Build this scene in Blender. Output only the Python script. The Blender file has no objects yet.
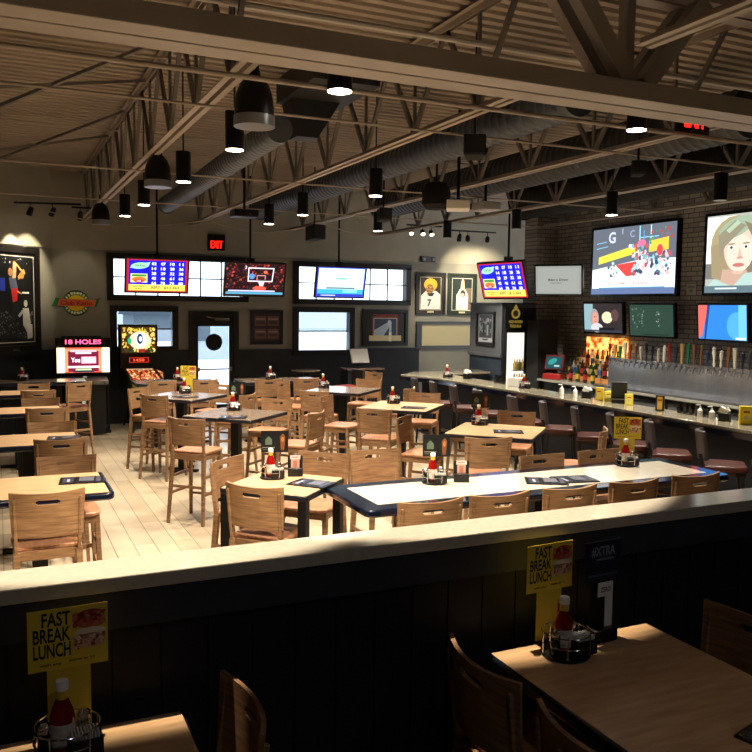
import bpy, math, random
from mathutils import Vector, Matrix, Euler
random.seed(7)
PI = math.pi
S = bpy.context.scene
COL = S.collection
rad = math.radians

# ------------------------------------------------------------------ materials
def lin(c):
    if isinstance(c, str):
        c = tuple(int(c[i:i+2], 16) / 255 for i in (0, 2, 4))
    return tuple((x / 12.92 if x <= .04045 else ((x + .055) / 1.055) ** 2.4) for x in c)
_mc = {}
def mat(name, col, rough=.5, metal=0., emit=0., var=.0, scale=8., coat=0., spec=.5, bump=0., stretch=(1, 1, 1), trans=0., ior=1.45, col2=None):
    if name in _mc: return _mc[name]
    m = bpy.data.materials.new(name); m.use_nodes = True
    n = m.node_tree.nodes; l = m.node_tree.links; b = n['Principled BSDF']
    c = lin(col)
    b.inputs['Base Color'].default_value = (*c, 1)
    b.inputs['Roughness'].default_value = rough; b.inputs['Metallic'].default_value = metal
    b.inputs['Coat Weight'].default_value = coat; b.inputs['Coat Roughness'].default_value = .12
    b.inputs['Specular IOR Level'].default_value = spec
    b.inputs['Transmission Weight'].default_value = trans; b.inputs['IOR'].default_value = ior
    if emit:
        b.inputs['Base Color'].default_value = (0, 0, 0, 1)
        b.inputs['Emission Color'].default_value = (*c, 1); b.inputs['Emission Strength'].default_value = emit
    if var or bump or col2:
        tc = n.new('ShaderNodeTexCoord'); mp = n.new('ShaderNodeMapping'); mp.inputs['Scale'].default_value = stretch
        l.new(tc.outputs['Object'], mp.inputs['Vector'])
        no = n.new('ShaderNodeTexNoise'); no.inputs['Scale'].default_value = scale; no.inputs['Detail'].default_value = 5
        l.new(mp.outputs[0], no.inputs['Vector'])
        if var or col2:
            r = n.new('ShaderNodeValToRGB')
            c2 = lin(col2) if col2 else tuple(x * (1 - var) for x in c)
            c1 = c if col2 else tuple(min(1, x * (1 + var)) for x in c)
            r.color_ramp.elements[0].color = (*c2, 1); r.color_ramp.elements[1].color = (*c1, 1)
            r.color_ramp.elements[0].position = .32; r.color_ramp.elements[1].position = .68
            l.new(no.outputs['Fac'], r.inputs[0]); l.new(r.outputs[0], b.inputs['Base Color'])
        if bump:
            bm = n.new('ShaderNodeBump'); bm.inputs['Strength'].default_value = bump; bm.inputs['Distance'].default_value = .01
            l.new(no.outputs['Fac'], bm.inputs['Height']); l.new(bm.outputs[0], b.inputs['Normal'])
    _mc[name] = m; return m

def brick_mat(name, axis, c1, c2, cm, w, h, mortar, rough=.85, off=.5, bump=.5, squash=1.):
    m = bpy.data.materials.new(name); m.use_nodes = True
    n = m.node_tree.nodes; l = m.node_tree.links; b = n['Principled BSDF']
    tc = n.new('ShaderNodeTexCoord'); sp = n.new('ShaderNodeSeparateXYZ'); cb = n.new('ShaderNodeCombineXYZ')
    l.new(tc.outputs['Object'], sp.inputs[0])
    l.new(sp.outputs[axis[0]], cb.inputs[0]); l.new(sp.outputs[axis[1]], cb.inputs[1])
    t = n.new('ShaderNodeTexBrick'); t.inputs['Scale'].default_value = 1
    t.inputs['Color1'].default_value = (*lin(c1), 1); t.inputs['Color2'].default_value = (*lin(c2), 1); t.inputs['Mortar'].default_value = (*lin(cm), 1)
    t.inputs['Brick Width'].default_value = w; t.inputs['Row Height'].default_value = h; t.inputs['Mortar Size'].default_value = mortar
    t.offset = off; t.inputs['Bias'].default_value = 0.
    l.new(cb.outputs[0], t.inputs['Vector'])
    no = n.new('ShaderNodeTexNoise'); no.inputs['Scale'].default_value = 3.; no.inputs['Detail'].default_value = 6
    l.new(tc.outputs['Object'], no.inputs['Vector'])
    mx = n.new('ShaderNodeMix'); mx.data_type = 'RGBA'; mx.blend_type = 'MULTIPLY'; mx.inputs[0].default_value = .45
    l.new(t.outputs['Color'], mx.inputs[6]); l.new(no.outputs['Fac'], mx.inputs[7]); l.new(mx.outputs[2], b.inputs['Base Color'])
    bp = n.new('ShaderNodeBump'); bp.inputs['Strength'].default_value = bump; bp.inputs['Distance'].default_value = .01; bp.invert = True
    l.new(t.outputs['Fac'], bp.inputs['Height']); l.new(bp.outputs[0], b.inputs['Normal'])
    b.inputs['Roughness'].default_value = rough
    return m

OAK = mat('oak', '92704e', .42, stretch=(.7, .7, 8), scale=10, col2='6e5038', spec=.4)
OAKSEAT = mat('oak_seat', 'ad7a58', .35, stretch=(9, 1.2, 1), scale=5, col2='8f6245', spec=.5)
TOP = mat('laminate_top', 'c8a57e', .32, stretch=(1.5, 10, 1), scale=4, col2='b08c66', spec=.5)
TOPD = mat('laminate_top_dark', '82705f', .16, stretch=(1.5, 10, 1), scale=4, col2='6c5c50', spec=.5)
NAVYG = mat('navy_gloss', '0a1020', .12, coat=.6, var=.15, scale=3)
EDGE = mat('dark_edge', '15171d', .3, var=.2, scale=3)
CREAM = mat('cream_inlay', 'bfb6a4', .12, var=.06, scale=14, coat=.3)
BLK = mat('black_metal', '0c0c0e', .42, metal=.3, var=.2, scale=5)
BLKP = mat('black_plastic', '0b0b0d', .35, var=.2, scale=12)
BLKM = mat('black_matte', '0a0a0c', .8, var=.2, scale=9)
NAVY = mat('navy_panel', '0c1019', .6, var=.25, scale=2, stretch=(6, 1, 1))
NAVYW = mat('navy_wainscot', '171c22', .6, var=.2, scale=4)
PAINT = mat('taupe_paint', '8c8a80', .85, var=.05, scale=4, bump=.05)
PAINTU = mat('cream_paint', '9b9789', .85, var=.05, scale=3, bump=.05)
PAINTG = mat('grey_paint', '55585c', .7, var=.06, scale=4)
STEELP = mat('painted_steel', 'a0958a', .55, var=.1, scale=4)
STEELD = mat('painted_steel_dark', '69655f', .55, var=.12, scale=3)
GIRD = mat('girder_paint', '9d9690', .5, var=.08, scale=2)
DECK = mat('roof_deck', '968a7d', .75, var=.12, scale=1.3)
DUCTM = mat('galvanised', '5f666e', .45, metal=.35, var=.15, scale=6)
DUCTD = mat('dark_duct', '2b2c2f', .5, metal=.2, var=.15, scale=4)
STAIN = mat('stainless', 'b4b8be', .2, metal=.88, var=.12, scale=2.5, stretch=(1, 4, .4))
CHROME = mat('chrome', 'd8d8dc', .12, metal=1.)
CAPM = mat('stone_cap', 'b9b2a4', .14, var=.07, scale=40, coat=.3)
BARTOP = mat('granite_bar', 'a09882', .1, scale=60, col2='6f6a5c', coat=.4)
FRAME = mat('black_frame', '14110f', .4, var=.15, scale=6)
GREENF = mat('green_mat_board', '1d2b20', .6)
LEATH = mat('red_brown_leather', '3c1812', .4, var=.15, scale=9)
BACKM = mat('brown_grey_vinyl', '2e2729', .38, var=.15, scale=6)
WHITE = mat('white_plastic', 'e8e6e0', .35, var=.03, scale=9)
PAPER = mat('white_paper', 'dedcd6', .7, var=.04, scale=9)
KETCH = mat('ketchup', '7c0f0c', .15, coat=.5, var=.05, scale=4)
LENS = mat('lamp_lens', 'fff2dc', emit=14.)
TRACKL = mat('spot_lens', 'fff0cc', emit=10.)

def glass_mat(name, tint='dfe9ee', gloss=.08):
    m = bpy.data.materials.new(name); m.use_nodes = True
    n = m.node_tree.nodes; l = m.node_tree.links; n.remove(n['Principled BSDF'])
    t = n.new('ShaderNodeBsdfTransparent'); t.inputs[0].default_value = (*lin(tint), 1)
    g = n.new('ShaderNodeBsdfGlossy'); g.inputs['Roughness'].default_value = .03
    mx = n.new('ShaderNodeMixShader'); fr = n.new('ShaderNodeFresnel'); fr.inputs[0].default_value = 1.45
    l.new(fr.outputs[0], mx.inputs[0]); l.new(t.outputs[0], mx.inputs[1]); l.new(g.outputs[0], mx.inputs[2])
    l.new(mx.outputs[0], n['Material Output'].inputs[0]); return m
GLASS = glass_mat('window_glass', 'f0f6fa')
SHAKER = glass_mat('shaker_glass', 'c4c4c0')
FILM = glass_mat('window_film', 'ced4d8')
FRGLASS = glass_mat('clear_acrylic', 'e6e6e6')

# ------------------------------------------------------------------ mesh builder
class MB:
    def __init__(s): s.v = []; s.f = []; s.m = []
    def add(s, vs, fs, m=0):
        b = len(s.v); s.v += [tuple(p) for p in vs]; s.f += [tuple(b + i for i in f) for f in fs]; s.m += [m] * len(fs); return s
    def box(s, cx, cy, cz, sx, sy, sz, m=0, rot=None):
        vs = [Vector((x * sx / 2, y * sy / 2, z * sz / 2)) for x in (-1, 1) for y in (-1, 1) for z in (-1, 1)]
        if rot is not None: vs = [rot @ p for p in vs]
        vs = [p + Vector((cx, cy, cz)) for p in vs]
        return s.add(vs, [(0, 1, 3, 2), (4, 6, 7, 5), (0, 4, 5, 1), (2, 3, 7, 6), (0, 2, 6, 4), (1, 5, 7, 3)], m)
    def span(s, x0, x1, y0, y1, z0, z1, m=0):
        return s.box((x0+x1)/2, (y0+y1)/2, (z0+z1)/2, abs(x1-x0), abs(y1-y0), abs(z1-z0), m)
    def bar(s, p0, p1, w, h, m=0, up=(0, 0, 1), w1=None, h1=None):
        p0 = Vector(p0); p1 = Vector(p1); d = (p1 - p0).normalized(); up = Vector(up)
        if abs(d.dot(up)) > .98: up = Vector((0, 1, 0))
        x = d.cross(up).normalized(); y = x.cross(d).normalized()
        w1 = w if w1 is None else w1; h1 = h if h1 is None else h1
        vs = []
        for p, a, b in ((p0, w, h), (p1, w1, h1)):
            for i, j in ((-1, -1), (1, -1), (1, 1), (-1, 1)): vs.append(p + x * a / 2 * i + y * b / 2 * j)
        return s.add(vs, [(3, 2, 1, 0), (4, 5, 6, 7), (0, 1, 5, 4), (1, 2, 6, 5), (2, 3, 7, 6), (3, 0, 4, 7)], m)
    def tube(s, pts, r, seg=8, m=0, r1=None, cap=True):
        pts = [Vector(p) for p in pts]; n = len(pts); vs = []; fs = []
        for i, p in enumerate(pts):
            d = (pts[min(i+1, n-1)] - pts[max(i-1, 0)]).normalized()
            a = Vector((0, 0, 1)) if abs(d.z) < .95 else Vector((1, 0, 0))
            x = d.cross(a).normalized(); y = d.cross(x)
            rr = r if r1 is None else r + (r1 - r) * i / (n - 1)
            vs += [p + (x * math.cos(2*PI*k/seg) + y * math.sin(2*PI*k/seg)) * rr for k in range(seg)]
        for i in range(n - 1):
            for k in range(seg): fs.append((i*seg+k, (i+1)*seg+k, (i+1)*seg+(k+1) % seg, i*seg+(k+1) % seg))
        if cap: fs.append(tuple(range(seg))); fs.append(tuple((n-1)*seg + k for k in reversed(range(seg))))
        return s.add(vs, fs, m)
    def lathe(s, prof, cx=0, cy=0, cz=0, seg=16, m=0, rot=None, sy=1.):
        vs = []; fs = []
        for r, z in prof:
            for k in range(seg):
                p = Vector((r * math.cos(2*PI*k/seg), sy * r * math.sin(2*PI*k/seg), z))
                if rot is not None: p = rot @ p
                vs.append(p + Vector((cx, cy, cz)))
        for i in range(len(prof) - 1):
            for k in range(seg): fs.append((i*seg+k, i*seg+(k+1) % seg, (i+1)*seg+(k+1) % seg, (i+1)*seg+k))
        if prof[0][0] > 1e-5: fs.append(tuple(reversed(range(seg))))
        if prof[-1][0] > 1e-5: fs.append(tuple((len(prof)-1)*seg + k for k in range(seg)))
        return s.add(vs, fs, m)
    def prism(s, poly, z0, z1, m=0):
        n = len(poly)
        vs = [(x, y, z0) for x, y in poly] + [(x, y, z1) for x, y in poly]
        return s.add(vs, [tuple(reversed(range(n))), tuple(range(n, 2*n))] + [(i, (i+1) % n, n+(i+1) % n, n+i) for i in range(n)], m)
    def prismx(s, poly, x0, x1, m=0):      # poly in (y,z)
        n = len(poly)
        vs = [(x0, y, z) for y, z in poly] + [(x1, y, z) for y, z in poly]
        return s.add(vs, [tuple(reversed(range(n))), tuple(range(n, 2*n))] + [(i, (i+1) % n, n+(i+1) % n, n+i) for i in range(n)], m)
    def panel(s, us, vs_, fn, t, holes=(), m=0):
        """curved sheet: fn(u,v)->(point, normal); us,vs_ lists of parameters; holes = set of (i,j) cells left out"""
        nu, nv = len(us), len(vs_); A = []; B = []
        for v in vs_:
            for u in us:
                p, nn = fn(u, v); A.append(p + nn * t / 2); B.append(p - nn * t / 2)
        off = nu * nv; fs = []
        ok = lambda i, j: 0 <= i < nu-1 and 0 <= j < nv-1 and (i, j) not in holes
        I = lambda i, j: j * nu + i
        for j in range(nv - 1):
            for i in range(nu - 1):
                if not ok(i, j): continue
                a, b, c, d = I(i, j), I(i+1, j), I(i+1, j+1), I(i, j+1)
                fs.append((a, b, c, d)); fs.append((off+d, off+c, off+b, off+a))
                if not ok(i, j-1): fs.append((off+a, off+b, b, a))
                if not ok(i, j+1): fs.append((d, c, off+c, off+d))
                if not ok(i-1, j): fs.append((a, d, off+d, off+a))
                if not ok(i+1, j): fs.append((off+b, off+c, c, b))
        return s.add(A + B, fs, m)
    def build(s, name, mats, parent=None, loc=(0, 0, 0), rot=(0, 0, 0), smooth=30, bevel=0, seg=2):
        me = bpy.data.meshes.new(name); me.from_pydata(s.v, [], s.f)
        if not isinstance(mats, (list, tuple)): mats = [mats]
        for q in mats: me.materials.append(q)
        me.polygons.foreach_set('material_index', s.m)
        if smooth:
            me.polygons.foreach_set('use_smooth', [True] * len(s.f)); me.set_sharp_from_angle(angle=rad(smooth))
        me.update()
        o = bpy.data.objects.new(name, me); COL.objects.link(o); o.parent = parent
        o.location = loc; o.rotation_euler = rot
        if bevel:
            b = o.modifiers.new('bevel', 'BEVEL'); b.width = bevel; b.segments = seg; b.limit_method = 'ANGLE'; b.angle_limit = rad(50)
        return o

def rrect(x0, x1, y0, y1, r, n=5):
    P = []
    for cx, cy, a in ((x1-r, y1-r, 0), (x0+r, y1-r, 90), (x0+r, y0+r, 180), (x1-r, y0+r, 270)):
        for k in range(n + 1): P.append((cx + r*math.cos(rad(a + 90*k/n)), cy + r*math.sin(rad(a + 90*k/n))))
    return P

def tag(o, label=None, cat=None, group=None, kind=None):
    if label: o['label'] = label
    if cat: o['category'] = cat
    if group: o['group'] = group
    if kind: o['kind'] = kind
    return o
def thing(name, label, cat, loc=(0, 0, 0), rz=0., group=None, rot=None):
    o = bpy.data.objects.new(name, None); COL.objects.link(o); o.empty_display_size = .1
    o.location = loc; o.rotation_euler = rot if rot else (0, 0, rz)
    return tag(o, label, cat, group)
def struct(o): o['kind'] = 'structure'; return o
def kids(o): return [c for c in ALLKIDS.get(o.name, [])]
ALLKIDS = {}
def remember(root):
    """note the tree below root once so copies stay cheap"""
    for o in list(bpy.data.objects):
        if o.parent: ALLKIDS.setdefault(o.parent.name, [])
    def rec(o):
        ch = [c for c in bpy.data.objects if c.parent == o]; ALLKIDS[o.name] = ch
        for c in ch: rec(c)
    rec(root)
def dup(root, loc, rz, label, group=None, rot=None):
    def cp(o, par):
        c = o.copy(); COL.objects.link(c)
        if par is not None: c.parent = par
        for k in ALLKIDS.get(o.name, []): cp(k, c)
        return c
    r = cp(root, None); r.location = loc; r.rotation_euler = rot if rot else (0, 0, rz); r['label'] = label
    if group: r['group'] = group
    return r
class Kind:
    """a kind of thing: the first placement uses the built one, the rest are copies"""
    def __init__(s, root): s.root = root; s.used = False; remember(root)
    def put(s, loc, rz, label, group=None, rot=None):
        if not s.used:
            s.used = True; r = s.root; r.location = loc; r.rotation_euler = rot if rot else (0, 0, rz); r['label'] = label
            if group: r['group'] = group
            return r
        return dup(s.root, loc, rz, label, group, rot)

# ------------------------------------------------------------------ flat pictures (screens, posters, signs)
_tc = {}
def text_mesh(txt):
    if txt in _tc: return _tc[txt]
    cu = bpy.data.curves.new('lettering', 'FONT'); cu.body = txt; cu.align_x = 'CENTER'; cu.resolution_u = 3; cu.offset = .026
    o = bpy.data.objects.new('lettering', cu); COL.objects.link(o)
    bpy.context.view_layer.update()
    me = bpy.data.meshes.new_from_object(o.evaluated_get(bpy.context.evaluated_depsgraph_get()))
    vs = [tuple(v.co) for v in me.vertices]; fs = [tuple(p.vertices) for p in me.polygons]
    bpy.data.objects.remove(o); bpy.data.meshes.remove(me); bpy.data.curves.remove(cu)
    xs = [v[0] for v in vs] or [0, 1]; w = max(xs) - min(xs); mid = (max(xs) + min(xs)) / 2
    vs = [((v[0] - mid), v[1], 0) for v in vs]
    _tc[txt] = (vs, fs, w); return _tc[txt]
class Pic:
    def __init__(s, emit=0., step=.0004, rough=.45): s.mb = MB(); s.mats = []; s.keys = {}; s.d = 0.; s.e = emit; s.step = step; s.rough = rough; s.ox = 0.
    def _m(s, c):
        if c not in s.keys:
            s.keys[c] = len(s.mats)
            s.mats.append(mat(('glow_' if s.e else 'print_') + c + '_%g' % s.e, c, s.rough, emit=s.e))
        return s.keys[c]
    def poly(s, pts, c, same=False):
        if not same: s.d += s.step
        s.mb.add([(x + s.ox, -s.d, y) for x, y in pts], [tuple(range(len(pts)))], s._m(c)); return s
    def rect(s, x, y, w, h, c, same=False): return s.poly([(x-w/2, y-h/2), (x+w/2, y-h/2), (x+w/2, y+h/2), (x-w/2, y+h/2)], c, same)
    def ell(s, x, y, rx, ry, c, a=0, n=18, same=False):
        ca, sa = math.cos(a), math.sin(a)
        return s.poly([(x + rx*math.cos(t)*ca - ry*math.sin(t)*sa, y + rx*math.cos(t)*sa + ry*math.sin(t)*ca) for t in [2*PI*k/n for k in range(n)]], c, same)
    def line(s, p, q, w, c, same=False):
        d = Vector((q[0]-p[0], q[1]-p[1])); n = Vector((-d.y, d.x)).normalized() * w / 2
        return s.poly([(p[0]-n.x, p[1]-n.y), (q[0]-n.x, q[1]-n.y), (q[0]+n.x, q[1]+n.y), (p[0]+n.x, p[1]+n.y)], c, same)
    def text(s, txt, x, y, h, c, w=None, same=False):
        """caps height h, centred at x, baseline y; w squeezes to a width"""
        vs, fs, tw = text_mesh(txt); k = h / .7; kx = (w / tw) if w else k
        if not same: s.d += s.step
        s.mb.add([(x + v[0]*kx, -s.d, y + v[1]*k) for v in vs], fs, s._m(c)); return s
    def speck(s, n, x0, x1, y0, y1, cols, r0, r1, rnd):
        for c in cols:
            s.d += s.step
            for _ in range(n):
                x = rnd.uniform(x0, x1); y = rnd.uniform(y0, y1); r = rnd.uniform(r0, r1)
                x = min(max(x, x0 + r), x1 - r); y = min(max(y, y0 + r), y1 - r)
                s.ell(x, y, r, r * rnd.uniform(.6, 1.), c, rnd.uniform(0, 3), 7, True)
        return s
    def build(s, name, parent=None, loc=(0, 0, 0), rot=(0, 0, 0)): return s.mb.build(name, s.mats, parent, loc, rot, smooth=0)

def spot(name, loc, target, power, size, blend=.4, col=(1, .86, .66), parent=None, r=.04):
    ld = bpy.data.lights.new(name, 'SPOT'); ld.energy = power; ld.spot_size = rad(size); ld.spot_blend = blend; ld.color = col; ld.shadow_soft_size = r
    o = bpy.data.objects.new(name, ld); COL.objects.link(o)
    o.location = loc; d = Vector(target) - Vector(loc)
    o.rotation_euler = d.to_track_quat('-Z', 'Y').to_euler()
    if parent: o.parent = parent
    return o

# ================================================================== CAMERA
H = 2.31
cam = bpy.data.cameras.new('camera'); co = bpy.data.objects.new('camera', cam); COL.objects.link(co)
Xc = Vector((1792, 46, -822)).normalized(); Yc = Vector((-379, 74, -822)); Yc = (Yc - Xc * Yc.dot(Xc)).normalized(); Zc = Xc.cross(Yc)
R = Matrix((Xc, Yc, Zc))           # world = R @ cam
co.matrix_world = Matrix.Translation((0, 0, H)) @ R.to_4x4()
cam.sensor_width = 36; cam.lens = 822 / 752 * 36; cam.clip_start = .05
S.camera = co

D = 16.4; ZD = 4.72; XL = -3.0; XR = 9.85; YN = -3.0
# ================================================================== SHELL
FL = brick_mat('floor_planks', (1, 0), 'c8b699', 'b7a387', '6f604c', 2.2, .19, .004, rough=.3, off=.37, bump=.15)
struct(MB().span(XL-.2, 14, YN-.2, D+.2, -.1, 0).build('floor', FL, smooth=0))
# corrugated deck
mb = MB(); prof = []; y = YN - .1
while y < D + .3:
    prof += [(y, ZD + .035), (y + .05, ZD + .035), (y + .065, ZD), (y + .14, ZD)]; y += .155
vs = []; fs = []
for yy, zz in prof: vs += [(XL - .2, yy, zz), (14, yy, zz)]
for i in range(len(prof) - 1): fs.append((2*i, 2*i+1, 2*i+3, 2*i+2))
mb.add(vs, fs); n0 = len(prof)
mb.span(XL - .2, 14, YN - .2, D + .3, ZD + .05, ZD + .12)
struct(mb.build('ceiling', DECK, smooth=0))

def wall_cells(mb, xs, zs, holes, y0, y1, m=0):
    X = sorted(set(xs + [v for h in holes for v in h[:2] if min(xs) < v < max(xs)])); Z = sorted(set(zs + [v for h in holes for v in h[2:] if min(zs) < v < max(zs)]))
    for i in range(len(X) - 1):
        j = 0
        while j < len(Z) - 1:
            inh = lambda j: any(h[0] - 1e-4 <= X[i] and X[i+1] <= h[1] + 1e-4 and h[2] - 1e-4 <= Z[j] and Z[j+1] <= h[3] + 1e-4 for h in holes)
            if inh(j): j += 1; continue
            k = j
            while k + 1 < len(Z) - 1 and not inh(k + 1): k += 1
            mb.span(X[i], X[i+1], y0, y1, Z[j], Z[k+1], m); j = k + 1
HO = dict(t1=(1.95, 4.6, 2.44, 3.2), t2=(5.66, 8.3, 2.42, 3.17), w1=(2.0, 3.18, 1.45, 2.2), w2=(5.66, 6.95, 1.34, 2.22), door=(3.5, 4.39, 0, 2.13))
holes = list(HO.values())
mb = MB(); wall_cells(mb, [.9, 14], [0, 3.31], holes, D, D + .2)
wall_cells(mb, [.9, 14], [3.31, ZD + .05], [], D - .03, D + .2, 1)
struct(mb.build('wall_back', [PAINT, PAINTU], smooth=0))
# wainscot below 1.38
mb = MB(); wall_cells(mb, [.93, 8.6], [0, 1.36], [(1.98, 3.2, 1.40, 2.3), (5.6, 7.0, 1.3, 2.3), (3.44, 4.45, 0, 2.2)], D - .03, D)
for a, b in ((.93, 3.44), (4.45, 5.58), (7.02, 8.6)): mb.span(a, b, D - .05, D - .001, 1.36, 1.41)
struct(mb.build('trim_1', NAVYW, smooth=0))
# diagonal wall at the left
c0 = Vector((.93, D)); d45 = Vector((-1, -1)).normalized(); L = (c0.x - XL) * math.sqrt(2)
rz45 = rad(45)
mb = MB(); mb.span(-L - .2, 0, 0, .2, 0, 3.31); mb.span(-L - .2, 0, -.03, .2, 3.31, ZD + .05, 1)
struct(mb.build('wall_left_diagonal', [PAINT, PAINTU], loc=(c0.x, c0.y, 0), rot=(0, 0, rz45), smooth=0))
mb = MB(); mb.span(-L, 0, -.03, -.001, 0, 1.4); mb.span(-L, 0, -.05, -.001, 1.4, 1.45)
struct(mb.build('trim_2', NAVYW, loc=(c0.x, c0.y, 0), rot=(0, 0, rz45), smooth=0))
struct(MB().span(XL - .2, XL, YN - .2, D - (c0.x - XL) + .1, 0, ZD + .05).build('wall_left', PAINT, smooth=0))
struct(MB().span(XL - .2, 14, YN - .2, YN, 0, ZD + .05).build('wall_near', NAVYW, smooth=0))
BR = brick_mat('brick_side', (1, 2), 'b4b0ac', '8c8885', '62605e', .22, .075, .008)
BRF = brick_mat('brick_front', (0, 2), 'aaa49e', '88827c', '5c5956', .22, .075, .008)
struct(MB().span(XR, XR + .2, YN, 13.3, 0, ZD + .05).build('wall_right', BR, smooth=0))
struct(MB().span(9.37, XR, 13.1, 13.5, 0, ZD + .05).build('wall_right_pilaster', BRF, smooth=0))
struct(MB().span(13.8, 14., 13.3, D, 0, ZD + .05).build('wall_right_alcove', PAINT, smooth=0))
# half wall with stone cap
mb = MB(); mb.span(XL, XR, 2.6, 2.72, 0, 1.43)
for k in range(86): mb.span(XL + k*.15 + .003, XL + k*.15 + .147, 2.592, 2.6, .12, 1.33)
mb.span(XL, XR, 2.565, 2.6, 1.31, 1.43, 1)
struct(mb.build('wall_divider', [NAVY, mat('slate_fascia', '2c313c', .5, var=.1)], smooth=0))
struct(MB().span(XL, XR, 2.55, 2.74, 1.432, 1.48).build('trim_divider_cap', CAPM, smooth=0, bevel=.004))
# end wall block by the bar
mb = MB(); mb.span(8.6, 9.37, 13.06, 14.2, 0, 1.4, 1); mb.span(8.6, 9.37, 13.06, 14.2, 1.44, 2.39, 0); mb.span(8.57, 9.37, 13.05, 14.22, 1.39, 1.45, 0)
mb.span(8.58, 9.39, 13.05, 14.21, 2.39, 2.42, 2)
struct(mb.build('wall_bar_end', [PAINTG, mat('slate_panel', '2a3440', .6, var=.1), EDGE], smooth=0))

# ---- windows, door
def window(n, h, cols, rows, label_frame=None, film=False):
    x0, x1, z0, z1 = h; f = .07
    root = thing('window_%d' % n, None, None); root['kind'] = 'structure'; del_keys(root)
    mb = MB()
    for a, b, c, d in ((x0-.05, x1+.05, z1-.04, z1+.07), (x0-.05, x1+.05, z0-.07, z0+.04), (x0-.05, x0+f, z0, z1), (x1-f, x1+.05, z0, z1)): mb.span(a, b, D - .08, D + .12, c, d)
    mb.build('window_frame', FRAME, root, bevel=.004)
    mb = MB()
    for k in range(1, cols):
        x = x0 + f + (x1 - x0 - 2*f) * k / cols; mb.span(x - .012, x + .012, D + .02, D + .05, z0, z1)
    if rows > 1:
        z = z0 + (z1 - z0) * .5; mb.span(x0 + f, x1 - f, D + .02, D + .05, z - .012, z + .012)
    mb.build('muntins', FRAME, root, smooth=0)
    MB().span(x0 + f, x1 - f, D + .07, D + .075, z0 + .02, z1 - .02).build('pane', GLASS, root, smooth=0)
    if film: MB().span(x0 + f, x1 - f, D + .1, D + .104, (z0 + z1)/2 - .02, z1 - .02).build('tinted_film', FILM, root, smooth=0)
    return root
def del_keys(o):
    for k in ('label', 'category'):
        if k in o.keys(): del o[k]
window(1, HO['t1'], 6, 2); window(2, HO['t2'], 6, 2); window(3, HO['w1'], 1, 2, film=True); window(4, HO['w2'], 1, 2, film=True)
x0, x1, z0, z1 = HO['door']
root = thing('door_1', None, None); del_keys(root); root['kind'] = 'structure'
mb = MB(); mb.span(x0-.06, x0+.04, D-.06, D+.1, 0, z1+.05); mb.span(x1-.04, x1+.06, D-.06, D+.1, 0, z1+.05); mb.span(x0+.04, x1-.04, D-.06, D+.1, z1-.04, z1+.05)
mb.build('door_frame', FRAME, root, bevel=.004)
mb = MB(); wall_cells(mb, [x0+.04, x1-.04], [.01, z1-.04], [(3.63, 4.26, .3, 1.88)], D-.02, D+.03); mb.build('door_leaf', BLKP, root, smooth=0)
MB().span(3.63, 4.26, D, D+.008, .3, 1.88).build('pane', GLASS, root, smooth=0)
MB().span(3.63, 4.26, D+.05, D+.054, 1.2, 1.88).build('tinted_film', FILM, root, smooth=0)
mb = MB(); mb.tube([(3.6, D-.08, 1.02), (4.28, D-.08, 1.02)], .015); mb.box(3.62, D-.05, 1.02, .06, .06, .08); mb.box(4.27, D-.05, 1.02, .06, .06, .08)
mb.build('push_bar', STAIN, root)
mb = MB(); mb.box(4.1, D-.06, 2.02, .3, .06, .06); mb.bar((4.1, D-.1, 2.02), (3.8, D-.04, 2.07), .03, .015); mb.build('door_closer', STAIN, root)
mb = MB(); mb.lathe([(.17, 0), (.17, .006)], 3.95, D-.001, 1.56, seg=28, rot=Matrix.Rotation(PI/2, 3, 'X')); mb.build('round_decal', BLKM, root)

# ---- outside
SNOW = mat('snow_ground', 'eef0f2', .9, var=.06, scale=.6)
struct(MB().span(-40, 60, D + .3, D + 70, -.3, -.12).build('ground', SNOW, smooth=0))
BARK = mat('bark', '4a4038', .9, var=.2, scale=6)
rnd = random.Random(3)
def tree(x, y, h, label):
    mb = MB()
    def br(p, d, l, r, n):
        q = p + d * l; mb.tube([p, (p + q)/2 + Vector((rnd.uniform(-.05, .05)*l,)*3), q], r, 6, r1=r*.6, cap=False)
        if n: 
            for _ in range(3): br(q - d*l*rnd.uniform(0, .4), (d + Vector((rnd.uniform(-.8, .8), rnd.uniform(-.8, .8), rnd.uniform(-.1, .5)))).normalized(), l*rnd.uniform(.55, .8), r*.55, n-1)
    br(Vector((0, 0, 0)), Vector((0, 0, 1)), h*.4, .16, 4)
    tag(mb.build('bare_tree', BARK, loc=(x, y, -.12)), label, 'tree', 'bare trees outside the windows')
tree(7.6, 27, 7, 'bare winter tree outside, seen through the right half of the left transom window')
tree(16.6, 30, 8, 'bare winter tree outside, seen through the right half of the right transom window')
def house(x, y, w, h, label):
    r = thing('building', label, 'building', (x, y, -.12), group='buildings outside the windows')
    MB().span(-w/2, w/2, 0, 5, 0, h).build('wall', mat('far_siding', '8f979f', .8, var=.05), r, smooth=0)
    MB().prismx([(-.4, h), (5.4, h), (2.5, h+.7)], -w/2-.3, w/2+.3).build('roof', mat('far_roof', '59606a', .8), r, smooth=0)
house(10.5, 55, 5, 1.7, 'low grey building outside beyond the snow, behind the glass door')

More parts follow.
